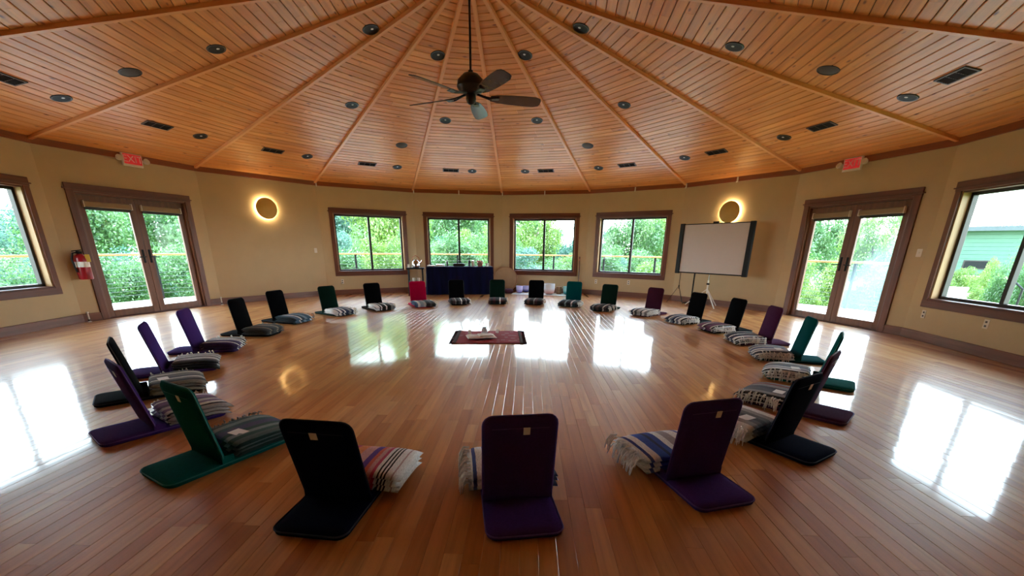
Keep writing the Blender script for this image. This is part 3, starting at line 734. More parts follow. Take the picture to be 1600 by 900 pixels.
place(ex, wall_pt(3, -1.105, .70, .135), wall_mat(3)[1]); tag(ex, 'red fire extinguisher hanging on the wall beside the double door', 'fire extinguisher')
om = {}
def outlet(k, u, z, lab, grp=None, sw=False):
    o = empty('light_switch' if sw else 'wall_outlet')
    MB().cbox(-.036, .036, -.007, .001, -.058, .058, .003).build('cover_plate', 'white', o)
    if sw: MB().cbox(-.006, .006, -.016, -.005, -.014, .014, .002).build('toggle', 'white', o)
    else:
        for dz in (-.026, .026): MB().cbox(-.014, .014, -.009, -.006, dz-.012, dz+.012, .002).build('socket', 'ring', o)
    place(o, wall_pt(k, u, z), wall_mat(k)[1]); tag(o, lab, 'switch' if sw else 'outlet')
outlet(1, -.85, .35, 'wall outlet under the window left of the draped table'); outlet(-2, -.89, .37, 'wall outlet under the left edge of the screen-side window')
outlet(-2, .06, .39, 'wall outlet under the middle of the screen-side window'); outlet(-5, -.94, .39, 'wall outlet under the left end of the outbuilding-view window')
outlet(-5, .03, .41, 'wall outlet under the mullion of the outbuilding-view window'); outlet(-4, 1.16, 1.26, 'light switch between the hazy-pane door and the side window', sw=True)
outlet(2, 1.05, 1.15, 'light switch at the edge of the bare wall with the disc light', sw=True)
# white eave clips
clipm = None
for k, u, lab in ((1, -1.215, 'at the corner between disc light wall and window'), (0, -1.22, 'at the corner left of the draped table'), (0, .02, 'above the draped table'), (-1, -1.215, 'at the corner right of the draped table'),
                  (-1, 0, 'above the singing bowls window'), (-2, .02, 'above the window by the projector screen'), (-3, -1.2, 'at the corner left of the projector screen'), (-3, .03, 'above the gold disc over the projector screen')):
    o = empty('eave_clip'); MB().cbox(-.014, .014, -.05, -.03, -.02, .085, .003).build('clip_body', 'white', o); MB().tube([(0, -.05, -.01), (0, -.075, -.03), (0, -.085, -.005)], .006, 6).build('clip_hook', 'white', o)
    place(o, wall_pt(k, u, 2.695), wall_mat(k)[1]); tag(o, 'small white clip on the crown board '+lab, 'clip', 'white eave clips')
for px, py, k, lab in ((138, 503, 3, 'beside the extinguisher'), (346, 476, 2, 'right of the extinguisher door'), (1395, 521, -4, 'right of the hazy-pane door'), (1203, 485, -3, 'left of the hazy-pane door')):
    P = on_floor(px, py); o = empty('door_stop_post', (P[0]*.995, P[1]*.995, 0))
    MB().lathe([(0, 0), (.028, 0), (.028, .008), (.013, .012), (.013, .15), (.02, .155), (.02, .17), (0, .172)], 14).build('post', 'white', o, True)
    MB().lathe([(.0135, .02), (.016, .02), (.016, .045), (.0135, .045)], 14).build('collar', 'grey_grille', o, True)
    tag(o, 'short white post standing on the floor '+lab, 'door stop', 'white floor posts')

# ------------------------------------------------------------------ floor chairs and blankets
FAB = {'purple': srgb(68, 42, 104), 'navy': srgb(9, 13, 36), 'green': srgb(4, 86, 78), 'black': srgb(8, 8, 10), 'dkgreen': srgb(13, 34, 27), 'teal': srgb(0, 68, 70), 'maroon': srgb(60, 24, 40), 'red': srgb(160, 6, 50), 'plum': srgb(72, 34, 62)}
for k_, c in FAB.items(): MAT['fab_'+k_] = plain('canvas_'+k_, c, 1.0, 90, .12, .05, Specular_IOR_Level=.04); MAT['pip_'+k_] = plain('piping_'+k_, tuple(q*1.5+.004 for q in c[:3])+(1,), .7)
CW, CT = .365, .032
BASE = MB().pad(CW, .76, CT, .055, T(0, -.30, 0)); BACKL = .505
def chair_protos():
    d = {}
    for lean in (6, 10, 14):
        d[lean] = R('X', 90+lean)     # stands the panel up, top towards -y (outward)
    return d
def rr_loop(w, l, r, y0, z):
    pts = []
    for cx, cy, a0 in ((w/2-r, y0+l-r, 0), (-w/2+r, y0+l-r, 90), (-w/2+r, y0+r, 180), (w/2-r, y0+r, 270)):
        for q in range(5): a = math.radians(a0+q*22.5); pts.append((cx+r*math.cos(a), cy+r*math.sin(a), z))
    return pts
def lab_blanket(pal): pass
STRIPE = {}
def blanket_mat(idx, pal, w):
    t = NT('blanket_%d' % idx); t.bsdf((.5, .5, .5, 1), .95)
    o = t.obj(); sp_ = t.n('ShaderNodeSeparateXYZ'); t.l(o, sp_.inputs[0])
    wob = t.noise(t.mapv(o, (7, 7, 7)), 1.0, 2)
    ma = t.n('ShaderNodeMath', operation='MULTIPLY_ADD'); t.l(wob, ma.inputs[0]); ma.inputs[1].default_value = .012; t.l(sp_.outputs['X'], ma.inputs[2])
    mr = t.n('ShaderNodeMapRange'); t.l(ma.outputs[0], mr.inputs[0]); mr.inputs[1].default_value = -w/2-.02; mr.inputs[2].default_value = w/2+.02
    tot = sum(q[0] for q in pal); acc = 0; st = []
    for wd, c in pal: st.append((acc/tot, srgb(*c))); acc += wd
    col = t.ramp(mr.outputs[0], st, 'CONSTANT')
    wv = t.noise(t.mapv(o, (420, 60, 60)), 1.0, 2)
    col = t.mix(1.0, col, t.ramp(wv, [(.3, (.7, .7, .7, 1)), (.7, (1.12, 1.12, 1.12, 1))]), 'MULTIPLY')
    t.l(col, t.b.inputs['Base Color']); t.bump(t.noise(t.mapv(o, (260, 140, 140)), 1.0, 2), .35, .004); return t.m
def slab(m, x0, x1, y0, y1, z, th, seed, nx=12, ny=11, droop=1.0):
    g = np.random.default_rng(seed); ph = g.uniform(0, 6, 4); vs = []
    for sgn in (1, -1):
        for j in range(ny):
            v = -1+2*j/(ny-1); v = math.copysign(abs(v)**.6, v)
            for i in range(nx):
                u = -1+2*i/(nx-1); u = math.copysign(abs(u)**.7, u)
                e = math.sqrt(max(0, 1-abs(v)**7))*math.sqrt(max(0, 1-abs(u)**14))
                x = (x0+x1)/2+u*(x1-x0)/2; y = (y0+y1)/2+v*(y1-y0)/2
                x += .006*math.sin(9*y+ph[0]); y += .007*math.sin(8*x+ph[1])
                zz = z+.004*math.sin(11*x+ph[2])*math.cos(9*y+ph[3])-droop*(max(0, y-.30)**2*1.1+max(0, abs(x)-.17)*.12)
                vs.append((x, y, zz+sgn*th/2*e))
    fs = []; K = nx*ny
    for j in range(ny-1):
        for i in range(nx-1):
            a = j*nx+i; fs += [(a, a+1, a+nx+1, a+nx), (K+a, K+a+nx, K+a+nx+1, K+a+1)]
    for i in range(nx-1): fs += [(i, K+i, K+i+1, i+1), ((ny-1)*nx+i, (ny-1)*nx+i+1, K+(ny-1)*nx+i+1, K+(ny-1)*nx+i)]
    for j in range(ny-1): fs += [(j*nx, (j+1)*nx, K+(j+1)*nx, K+j*nx), (j*nx+nx-1, K+j*nx+nx-1, K+(j+1)*nx+nx-1, (j+1)*nx+nx-1)]
    m.add(vs, fs)
WHT, CRM, GRY, DGR, BLK, NVY = (238, 236, 232), (218, 208, 192), (138, 136, 134), (74, 74, 78), (22, 22, 24), (26, 34, 66)
PAL = {
 'bluewhite': [(2, WHT), (1, (60, 78, 150)), (2, WHT), (3, (40, 66, 160)), (1, (24, 34, 84)), (2, (40, 66, 160)), (2, WHT), (3, (170, 160, 160)), (3, WHT), (1, (70, 90, 170)), (2, WHT), (2, NVY), (1, WHT)],
 'sunset': [(3, (200, 90, 96)), (3, (220, 120, 120)), (3, (90, 40, 130)), (3, (190, 60, 110)), (3, (226, 130, 80)), (3, (210, 150, 150)), (2, (96, 44, 140)), (1.2, (220, 100, 80)), (1.2, (214, 150, 146)), (1, (200, 70, 100)), (1, WHT), (.5, BLK), (.5, WHT), (.5, BLK), (.5, WHT), (.5, BLK), (1.6, WHT), (.5, (190, 160, 156)), (1.5, WHT)],
 'green': [(2, (60, 84, 76)), (2, (30, 60, 56)), (2, (120, 134, 130)), (2, (44, 70, 78)), (3, (70, 60, 92)), (2, (24, 62, 52)), (2, (122, 132, 130)), (2, (30, 70, 60)), (2, (90, 104, 100)), (2, (20, 50, 44))],
 'mauve': [(2, CRM), (2, (112, 84, 120)), (1, WHT), (3, (130, 96, 130)), (2, (84, 64, 92)), (2, (190, 176, 172)), (2, (120, 90, 120)), (2, CRM), (1, BLK), (2, (172, 158, 150))],
 'greytan': [(2, GRY), (2, (92, 88, 84)), (1, CRM), (3, (110, 106, 100)), (2, DGR), (1, CRM), (2, (104, 100, 94)), (2, BLK), (2, (130, 120, 104))],
 'greywhite': [(2, WHT), (1, BLK), (2, GRY), (1, WHT), (2, DGR), (1, WHT), (3, GRY), (1, BLK), (1, WHT), (2, (170, 166, 162)), (3, DGR), (2, BLK)],
 'violet': [(2, WHT), (2, DGR), (1, WHT), (2, BLK), (1, WHT), (2, GRY), (1, WHT), (3, (66, 50, 96)), (2, (50, 38, 76)), (1, WHT), (3, (58, 42, 88))],
 'charcoal': [(2, DGR), (1, (120, 110, 88)), (3, (52, 58, 60)), (1, (150, 140, 116)), (3, (64, 68, 70)), (2, (40, 44, 48)), (1, (130, 122, 100)), (3, (60, 64, 66))],
 'denim': [(2, (90, 120, 140)), (1, WHT), (3, (60, 92, 112)), (2, (120, 146, 164)), (2, (44, 70, 88)), (1, WHT), (3, (84, 112, 134)), (2, (34, 52, 60))],
 'navywhite': [(2, DGR), (1, WHT), (2, NVY), (2, GRY), (3, NVY), (1, WHT), (2, NVY), (2, WHT), (1, NVY), (2, WHT)],
 'blackwhite': [(2, DGR), (2, GRY), (3, BLK), (1, WHT), (3, BLK), (1, WHT), (1, BLK), (3, WHT), (1, GRY)],
 'blueblack': [(4, BLK), (2, DGR), (3, BLK), (2, (190, 190, 186)), (3, (150, 164, 176)), (2, WHT), (3, (90, 116, 150))],
 'blackgrey': [(3, BLK), (1, GRY), (3, BLK), (1, WHT), (2, DGR), (2, BLK), (1, GRY), (2, (70, 50, 54)), (3, BLK)],
 'blackred': [(3, BLK), (2, (60, 20, 28)), (1, WHT), (3, BLK), (2, (70, 24, 34)), (2, BLK), (2, (90, 60, 60))],
 'wine': [(2, (60, 40, 44)), (3, BLK), (2, (70, 40, 46)), (1, GRY), (3, BLK), (2, (90, 74, 74)), (3, BLK)],
 'tealdark': [(2, BLK), (2, (40, 70, 74)), (1, WHT), (3, (24, 30, 34)), (1, (120, 150, 150)), (3, BLK), (2, (60, 74, 76))],
 'brown': [(2, BLK), (2, (70, 50, 50)), (1, CRM), (3, BLK), (2, (84, 62, 58)), (2, BLK), (1, GRY), (3, (40, 28, 30))],
 'silver': [(2, WHT), (2, GRY), (2, WHT), (1, BLK), (3, (176, 172, 170)), (2, DGR), (1, WHT), (2, NVY), (2, WHT)],
 'slate': [(1, WHT), (1, BLK), (2, WHT), (2, (90, 94, 112)), (1, WHT), (2, NVY), (2, (120, 124, 140)), (1, WHT), (3, (60, 64, 84)), (2, GRY)],
 'berry': [(1, WHT), (1, BLK), (1, CRM), (3, (110, 60, 92)), (2, (80, 40, 70)), (1, WHT), (3, (120, 72, 100)), (2, (150, 130, 140))],
 'navyline': [(1, WHT), (1, BLK), (2, WHT), (3, (44, 50, 76)), (1, WHT), (3, (34, 38, 60)), (2, GRY), (2, WHT)],
 'ashblue': [(1, WHT), (2, (70, 72, 84)), (1, WHT), (2, (150, 152, 160)), (1, WHT), (2, (84, 92, 126)), (2, (170, 168, 168)), (1, NVY), (3, (160, 160, 164)), (1, WHT)],
 'ash': [(1, WHT), (1, BLK), (2, WHT), (2, (130, 136, 148)), (1, WHT), (3, (110, 116, 128)), (2, GRY), (1, WHT), (3, (120, 112, 110))],
 'smoke': [(1, WHT), (1, BLK), (2, (150, 148, 146)), (3, (84, 86, 92)), (2, (66, 68, 76)), (2, GRY), (1, (130, 60, 50)), (3, (110, 110, 112))],
 'stone': [(1, WHT), (2, WHT), (2, (150, 146, 142)), (2, (104, 104, 104)), (2, (72, 74, 76)), (2, (104, 104, 104)), (2, (160, 156, 152)), (2, WHT), (1, (150, 80, 66)), (2, WHT)],
}
CENTRE = np.array([.3224, -.0267])
# id: hinge pixel, fabric, lean, yaw tweak, palette, card on the blanket, chair label, blanket label, fringe colour
CH = [
 (1, (808, 785), 'purple', 8, 4, 'bluewhite', 0, 'purple floor chair with fringed blue and white blanket, between navy and purple chairs', 'folded blue and white blanket with cream tassels behind the upright purple chair'),
 (2, (532, 784), 'navy', 14, 2, 'sunset', 0, 'navy black floor chair carrying the pink and orange blanket', 'folded pink, violet and orange blanket with black and white border'),
 (3, (330, 719), 'green', 10, -6, 'green', 1, 'bottle green floor chair with green grey blanket and paper card', 'folded green and grey plaid blanket on the bottle green chair'),
 (4, (236, 668), 'purple', 12, 0, 'mauve', 0, 'purple floor chair next to bottle green one, with mauve cream blanket', 'folded mauve and cream blanket next to the bottle green chair'),
 (5, (222, 618), 'black', 12, 0, 'greytan', 1, 'black floor chair between two purple ones, with grey tan blanket', 'folded grey and tan blanket with paper card between two purple chairs'),
 (6, (262, 581), 'purple', 12, 2, 'greywhite', 0, 'purple floor chair with black, grey and white blanket hanging over front', 'folded grey, black and white blanket on a purple chair'),
 (7, (314, 548), 'purple', 11, 2, 'violet', 0, 'purple floor chair with violet and white striped blanket, beside a black chair', 'folded violet, black and white striped blanket on a purple chair'),
 (8, (386, 522), 'black', 9, 0, 'charcoal', 0, 'black floor chair with charcoal tan striped blanket, next to a purple chair', 'folded charcoal and tan striped blanket on a black chair'),
 (9, (441, 502), 'black', 9, 0, 'denim', 0, 'black floor chair with denim blue blanket, next to a dark green chair', 'folded denim blue and grey blanket in front of a black chair'),
 (10, (518, 490), 'dkgreen', 9, 0, 'navywhite', 0, 'dark green floor chair with navy white blanket, between two black chairs', 'folded navy and white blanket on dark green chair between black chairs'),
 (11, (586, 482), 'black', 9, 0, 'blackwhite', 0, 'black floor chair next to the red one, with black white blanket', 'folded black and white blanket on black chair next to the red chair'),
 (12, (655, 477), 'red', 8, 0, 'blueblack', 0, 'bright crimson red floor chair in front of the black stand', 'folded pale blue and black blanket on the crimson chair'),
 (13, (714, 473), 'black', 7, 0, 'blackgrey', 0, 'black floor chair in front of the navy draped table', 'folded black and grey blanket in front of the navy draped table'),
 (14, (777, 472), 'dkgreen', 7, 0, 'blackred', 0, 'dark green floor chair at the right end of the draped table', 'folded black and dark red blanket by the draped table end'),
 (15, (837, 473), 'black', 7, 0, 'wine', 0, 'black floor chair in front of the lavender and pink singing bowls', 'folded black and wine blanket in front of the singing bowls'),
 (16, (895, 476), 'teal', 7, 0, 'tealdark', 0, 'deep teal floor chair in front of the turquoise singing bowl', 'folded black and teal blanket on chair by the turquoise bowl'),
 (17, (949, 483), 'dkgreen', 8, 0, 'brown', 0, 'dark green floor chair between teal and maroon chairs', 'folded black and brown blanket between teal and maroon chairs'),
 (18, (1018, 491), 'maroon', 8, 0, 'silver', 0, 'maroon floor chair with pale silver blanket, beside dark green chair', 'folded silver white blanket on the maroon chair'),
 (19, (1082, 503), 'black', 9, 0, 'slate', 0, 'black floor chair in front of the projector screen tripod', 'folded slate blue and white blanket before the screen tripod'),
 (20, (1140, 517), 'black', 10, 0, 'berry', 0, 'black floor chair with berry purple blanket, beside a plum chair', 'folded berry purple blanket with white tassels on a black chair'),
 (21, (1192, 536), 'plum', 10, 0, 'navyline', 0, 'plum floor chair between black and bright teal chairs', 'folded navy blanket with white lines and tassels on plum chair'),
 (22, (1240, 562), 'teal', 11, 0, 'ashblue', 1, 'bright teal floor chair beside the plum chair', 'folded ash blue blanket with card in front of the bright teal chair'),
 (23, (1276, 598), 'green', 12, -6, 'ash', 1, 'green floor chair almost hidden behind the plum brown one', 'folded ash grey blanket with card between teal and plum brown chairs'),
 (24, (1258, 642), 'plum', 12, 0, 'smoke', 1, 'plum brown floor chair partly behind the navy black one', 'folded smoke grey blanket with card beside the navy black chair'),
 (25, (1213, 692), 'navy', 12, 0, 'stone', 1, 'navy black floor chair with stone grey fringed blanket, beside purple chair', 'folded stone grey gradient blanket with white card and long tassels'),
 (26, (1080, 750), 'purple', 9, -3, 'bluewhite', 0, 'purple floor chair leaning beside the blue striped blanket with thick tassels', 'folded royal blue and cream blanket with thick tassels'),
]
MAT['fringe'] = plain('cotton_fringe', srgb(234, 228, 218), .95, 60, .2); MAT['fringe_pink'] = plain('pink_fringe', srgb(206, 120, 120), .95, 60, .2); MAT['fringe_grey'] = plain('grey_fringe', srgb(168, 160, 152), .95, 40, .35)
for (i, px, fab, lean, tw, pal, card, cl, bl_) in CH:
    P = on_floor(*px); out = P[:2]-CENTRE; rz = math.atan2(-out[1], -out[0])-PI/2+math.radians(tw)
    c = empty('floor_chair', (P[0], P[1], 0), rz)
    b = MB().pad(CW, .74, CT, .055, T(0, -.30, .001)).build('base_cushion', 'fab_'+fab, c, True)
    MB().tube(rr_loop(CW+.002, .742, .055, -.301, CT*.85), .004, 5, None, True).build('piping', 'pip_'+fab, b, True)
    Mb = T(0, .012, CT-.004) @ R('X', 90+lean)
    k_ = MB().pad(CW-.004, BACKL, .030, .05, Mb, .005, .015).build('back_panel', 'fab_'+fab, c, True)
    MB().tube(rr_loop(CW-.002, BACKL+.002, .05, -.001, .015), .0045, 5, Mb, True).build('piping', 'pip_'+fab, k_, True)
    for s_ in (-1, 1):
        MB().cbox(s_*(CW/2-.004)-.004, s_*(CW/2-.004)+.004, -.02, .05, .012, .075, .002).build('hinge_strap', 'fab_'+fab, c)
    if i in (1, 2, 3, 4, 24, 25, 26):
        # pad top (puffed face, +z of panel) looks outwards after standing up
        MB().cbox(-CW/2+.045, CW/2-.045, BACKL-.062, BACKL-.058, .0345, .0365, .0006, Mb).build('pocket_seam', 'pip_'+fab, k_)
        MB().cbox(.012 if i != 2 else -.03, .045 if i != 2 else .008, BACKL-.095, BACKL-.055, .036, .0385, .0006, Mb).build('care_label', 'white_paper', k_)['label'] = 'white care label'
    tag(c, cl, 'floor chair', 'floor chairs set in a circle')
    # blanket
    bo = empty('blanket', (P[0], P[1], 0), rz); g = np.random.default_rng(100+i)
    x0, x1, y0, y1 = -.225+g.uniform(-.015, .01), .205+g.uniform(-.01, .02), .062, .465+g.uniform(-.015, .025)
    if i in (26, 25): x0 -= .035
    if i == 2: x1 = .30; y1 = .43
    if i == 1: x0 -= .03; x1 += .03
    if i == 3: y1 = .49
    bm_ = blanket_mat(i, PAL[pal], x1-x0)
    nl = 3
    for q in range(nl):
        m = MB(); dx = g.uniform(-.010, .010); dy = g.uniform(-.014, .006)
        slab(m, x0+dx, x1+dx, y0+q*.004, y1+dy+(.02 if q == nl-1 else 0), CT+.021+q*.029, .038, 1000*i+q); m.build('fold_layer', bm_, bo, 'full')
    fr = MB(); ns = 46 if i in (1, 2, 3, 22, 23, 24, 25, 26) else 26
    fl_ = .085 if i in (25, 26, 1) else .065
    for q in range(ns):
        y = y0+.02+(y1-y0-.035)*g.random(); z = CT+.02+.062*g.random()+.018; L = fl_*g.uniform(.7, 1.2); sw = g.uniform(-.35, .35)*L
        zf = max(.008, z-L*.95)
        fr.tube([(x0+.012, y, z), (x0-.25*L, y+sw*.3, z+.004), (x0-.5*L, y+sw*.7, max(.009, z-.35*L)), (x0-.56*L, y+sw, zf)], [.004, .0052, .0048, .0026], 5)
    f_ = fr.build('fringe', 'fringe_pink' if i == 2 else 'fringe_grey' if i in (3, 5, 8, 9) else 'fringe', bo, 'full'); f_['kind'] = 'stuff'
    tag(bo, bl_, 'blanket', 'folded blankets on the floor chairs')
    if card:
        cx, cy = (-.06, .20) if i > 20 else (.03, .17)
        ca = MB().box(-.052, .052, -.038, .038, -.0008, .0008).build('paper_card', 'white_paper')
        ca.location = (P[0]+math.cos(rz)*cx-math.sin(rz)*cy, P[1]+math.sin(rz)*cx+math.cos(rz)*cy, CT+.0995); ca.rotation_euler = (0, 0, rz+g.uniform(-.25, .25))
        tag(ca, 'white paper card lying on the '+PAL_NAME[pal]+' blanket' if False else {3: 'pale paper card on the green plaid blanket', 5: 'paper card on the grey tan blanket', 22: 'paper card on the ash blue blanket', 23: 'paper card on the ash grey blanket', 24: 'paper card on the smoke grey blanket', 25: 'white paper card on the stone grey blanket'}[i], 'card', 'paper cards on the blankets')

# ------------------------------------------------------------------ centre cloth and altar things
t = NT('red_altar_cloth'); t.bsdf(srgb(120, 24, 34), .9); o_ = t.obj()
vo = t.n('ShaderNodeTexVoronoi', feature='F1'); vo.inputs['Scale'].default_value = 9; t.l(o_, vo.inputs['Vector'])
sx_ = t.n('ShaderNodeSeparateXYZ'); t.l(o_, sx_.inputs[0])
bd = t.ramp(sx_.outputs['X'], [(0, srgb(150, 22, 32)), (.3, srgb(158, 32, 60)), (.8, srgb(150, 44, 76))])
bl2 = t.ramp(vo.outputs['Distance'], [(.0, srgb(200, 120, 130)), (.22, srgb(150, 60, 76)), (.32, (1, 1, 1, 1))])
t.l(t.mix(t.ramp(vo.outputs['Distance'], [(.2, (.9, .9, .9, 1)), (.32, (0, 0, 0, 1))]), bd, bl2), t.b.inputs['Base Color']); MAT['altar'] = t.m
MAT['altar_edge'] = plain('cloth_border', srgb(58, 20, 22), .9)
cs = [on_floor(*q) for q in ((709, 536.5), (815, 537), (814, 518), (717, 518))]
cc = sum(cs)/4; ac = math.atan2(cs[1][1]-cs[0][1], cs[1][0]-cs[0][0])
cl = empty('altar_cloth', (cc[0], cc[1], 0), ac)
vs = []; nx, ny = 22, 20; w2, h2 = .49, .45
for j in range(ny):
    for i in range(nx):
        x = -w2+2*w2*i/(nx-1); y = -h2+2*h2*j/(ny-1); vs.append((x+.012*math.sin(5*y), y+.012*math.sin(6*x), .006+.006*abs(math.sin(7*x+3*y)*math.sin(5*y+1))))
fs = [(j*nx+i, j*nx+i+1, (j+1)*nx+i+1, (j+1)*nx+i) for j in range(ny-1) for i in range(nx-1)]
m = MB(); m.add(vs, fs); o = m.build('cloth', 'altar', cl, 'full'); mo = o.modifiers.new('thick', 'SOLIDIFY'); mo.thickness = .005; mo.offset = -1
for s_ in (-1, 1): MB().cbox(s_*(w2-.02)-.022, s_*(w2-.02)+.022, -h2, h2, .004, .016, .003).build('side_border', 'altar_edge', cl)
fr = MB()
for s_ in (-1, 1):
    for q in range(46):
        y = -h2+2*h2*q/45; fr.tube([(s_*w2, y, .008), (s_*(w2+.03), y+random.uniform(-.01, .01), .006), (s_*(w2+.055), y+random.uniform(-.02, .02), .004)], .003, 4)
fr.build('fringe', 'altar_edge', cl)['kind'] = 'stuff'
tag(cl, 'dark red patterned cloth spread on the floor inside the chair circle', 'cloth')
def at(px, py, z=0): P = on_floor(px, py, z); return (P[0], P[1], z)
MAT['pale_cloth'] = plain('pale_cloth', srgb(240, 230, 220), .9, 12, .12); MAT['clay'] = plain('terracotta', srgb(170, 100, 76), .7, 9, .1)
pc = MB(); slab(pc, -.21, .21, -.14, .14, .017, .03, 77, droop=0); slab(pc, -.05, .17, -.10, .08, .04, .026, 78, droop=0); q = pc.build('pale_scarf', 'pale_cloth', smooth='full'); place(q, (at(752, 529)[0], at(752, 529)[1], .0145), .3); tag(q, 'pale folded scarf lying on the dark red cloth', 'scarf')
MAT['clear'] = plain('clear_vase_glass', srgb(225, 230, 228), .08, Transmission_Weight=.6)
vz = empty('flower_vase', at(757, 524)); vz.location.z = .012
MB().lathe([(0, .0), (.035, 0), (.05, .04), (.04, .085), (.028, .1), (.033, .115), (.026, .113), (.02, .1), (0, .09)], 18).build('vase', 'clear', vz, True)
MAT['petal'] = plain('white_petals', srgb(236, 226, 216), .8); MAT['stem'] = plain('stem_green', srgb(84, 112, 70), .7)
for q in range(7):
    a = q*.9; r_ = .02+.012*q % .05; tip = (r_*math.cos(a)*1.5, r_*math.sin(a)*1.5, .15+.012*(q % 3))
    st = MB().tube([(0, 0, .05), tip], .0025, 5).build('flower_stem', 'stem', vz)
    fl2 = MB()
    for e in range(6): b = e*PI/3; fl2.add([(0, 0, 0), (.018*math.cos(b-.4), .018*math.sin(b-.4), .006), (.03*math.cos(b), .03*math.sin(b), .009), (.018*math.cos(b+.4), .018*math.sin(b+.4), .006)], [(0, 1, 2, 3)], T(*tip))
    fl2.lathe([(0, .006), (.006, .004), (.007, 0), (0, -.003)], 8, T(*tip)); fl2.build('blossom', 'petal', st)
tag(vz, 'small glass vase of white flowers standing on the dark red cloth', 'vase')
for px, py, lab in ((734, 524, 'tall'), (777, 521, 'short')):
    o = empty('white_candle', at(px, py)); o.location.z = .012; h = .07 if lab == 'tall' else .05
    MB().lathe([(0, 0), (.022, 0), (.022, h), (.018, h+.002), (0, h-.004)], 14).build('wax', 'petal', o, True); MB().tube([(0, 0, h-.005), (.001, 0, h+.012)], .0012, 5).build('wick', 'black', o)
    tag(o, lab+' white candle standing on the dark red cloth', 'candle')

# ------------------------------------------------------------------ draped table and things on it
t = NT('navy_tablecloth'); t.bsdf(srgb(14, 17, 40), .9, Specular_IOR_Level=.1); fz = t.noise(t.mapv(t.obj(), (9, 9, .6)), 1.0, 2); t.l(t.ramp(fz, [(.3, srgb(5, 6, 26)), (.7, srgb(12, 15, 50))]), t.b.inputs['Base Color']); MAT['navycloth'] = t.m
tp, trz = wall_mat(0)
tb = empty('draped_table', wall_pt(0, -.03, 0, .62), trz)
MB().cbox(-.9, .9, -.33, .33, .725, .75, .006).build('tabletop', 'grey_grille', tb)
for sx1 in (-1, 1):
    for sy1 in (-1, 1): MB().tube([(sx1*.8, sy1*.26, .73), (sx1*.82, sy1*.28, 0)], .014, 8).build('leg', 'ring', tb)
tag(tb, 'long folding table hidden under a navy cloth', 'table')
dc = empty('tablecloth', wall_pt(0, -.03, 0, .62), trz)
per = []
n_ = 120; Lx, Ly = .905, .335
for q in range(n_):
    u = q/n_*2*(2*Lx+2*Ly)
    if u < 2*Lx: p = (-Lx+u, -Ly, 0, -1)
    elif u < 2*Lx+2*Ly: p = (Lx, -Ly+u-2*Lx, 1, 0)
    elif u < 4*Lx+2*Ly: p = (Lx-(u-2*Lx-2*Ly), Ly, 0, 1)
    else: p = (-Lx, Ly-(u-4*Lx-2*Ly), -1, 0)
    per.append(p)
vs = []
lev = [(.754, 0), (.745, .004), (.6, .012), (.4, .02), (.2, .028), (.01, .036)]
for z, o_ in lev:
    for q, (x, y, nx_, ny_) in enumerate(per):
        wv = o_+(.014*(.754-z)/.75)*math.sin(q*.9)+(.010*(.754-z)/.75)*math.sin(q*.37+1)
        vs.append((x+nx_*max(0, wv), y+ny_*max(0, wv), z))
fs = [tuple(range(n_))]
for i in range(len(lev)-1):
    for j in range(n_): fs.append((i*n_+j, (i+1)*n_+j, (i+1)*n_+(j+1) % n_, i*n_+(j+1) % n_))
m = MB(); m.add(vs, fs); m.build('drape', 'navycloth', dc, True)
tag(dc, 'navy floor length cloth draped over the long table', 'tablecloth')
TZ = .7555
def on_table(px, lab, name, cat, build, off=.62, z=TZ):
    d = ray(px, 415); a = wang(0); nn = np.array([math.cos(a), math.sin(a), 0]); tt = ((AP-off)-CAM@nn)/(d@nn); P = CAM+d*tt
    o = empty(name, (P[0], P[1], z), trz); build(o); tag(o, lab, cat); return o
MAT['amber'] = plain('dark_bottle', srgb(40, 36, 44), .2); MAT['pinkflower'] = plain('pink_petals', srgb(214, 150, 140), .8, 20, .2)
def books(w_, d_, h_, mat):
    def f(o):
        MB().cbox(-w_/2, w_/2, -d_/2, d_/2, 0, .004, .001).build('back_cover', mat, o); MB().box(-w_/2+.004, w_/2-.004, -d_/2+.004, d_/2-.004, .004, h_).build('pages', 'white_paper', o); MB().cbox(-w_/2, w_/2, -d_/2, d_/2, h_, h_+.004, .001).build('front_cover', mat, o)
    return f
on_table(674, 'flat white booklet at the left end of the draped table', 'booklet', 'booklet', books(.22, .28, .02, 'white'))
on_table(688, 'thick white binder lying on the draped table', 'binder', 'binder', books(.24, .3, .045, 'white'))
def cup(r, h, mat):
    return lambda o: (MB().lathe([(0, 0), (r*.8, 0), (r, h), (r*.92, h), (r*.75, .006), (0, .006)], 18).build('cup_body', mat, o, True), MB().tube([(r*.9, 0, h*.8), (r*1.5, 0, h*.7), (r*1.5, 0, h*.35), (r*.85, 0, h*.25)], .005, 6).build('cup_handle', mat, o, True))
on_table(699, 'slim dark bottle beside the white binder on the table', 'bottle', 'bottle', lambda o: (MB().lathe([(0, 0), (.028, 0), (.03, .1), (.012, .13), (.012, .16), (0, .16)], 14).build('bottle_body', 'amber', o, True), MB().lathe([(.014, .15), (.014, .172), (0, .174)], 12).build('cap', 'white', o, True)))
def clutch(o):
    b = MB().cbox(-.16, .16, -.09, .09, 0, .075, .02).build('bag_body', 'black', o, True); MB().tube([(-.05, 0, .07), (-.02, 0, .13), (.05, 0, .14), (.09, 0, .075)], .013, 8).build('bag_handle', 'black', o, True); MB().cbox(-.15, .15, -.095, -.089, .03, .036, .001).build('zip', 'chrome', b)
on_table(717, 'soft black bag with handle lying on the draped table', 'bag', 'bag', clutch)
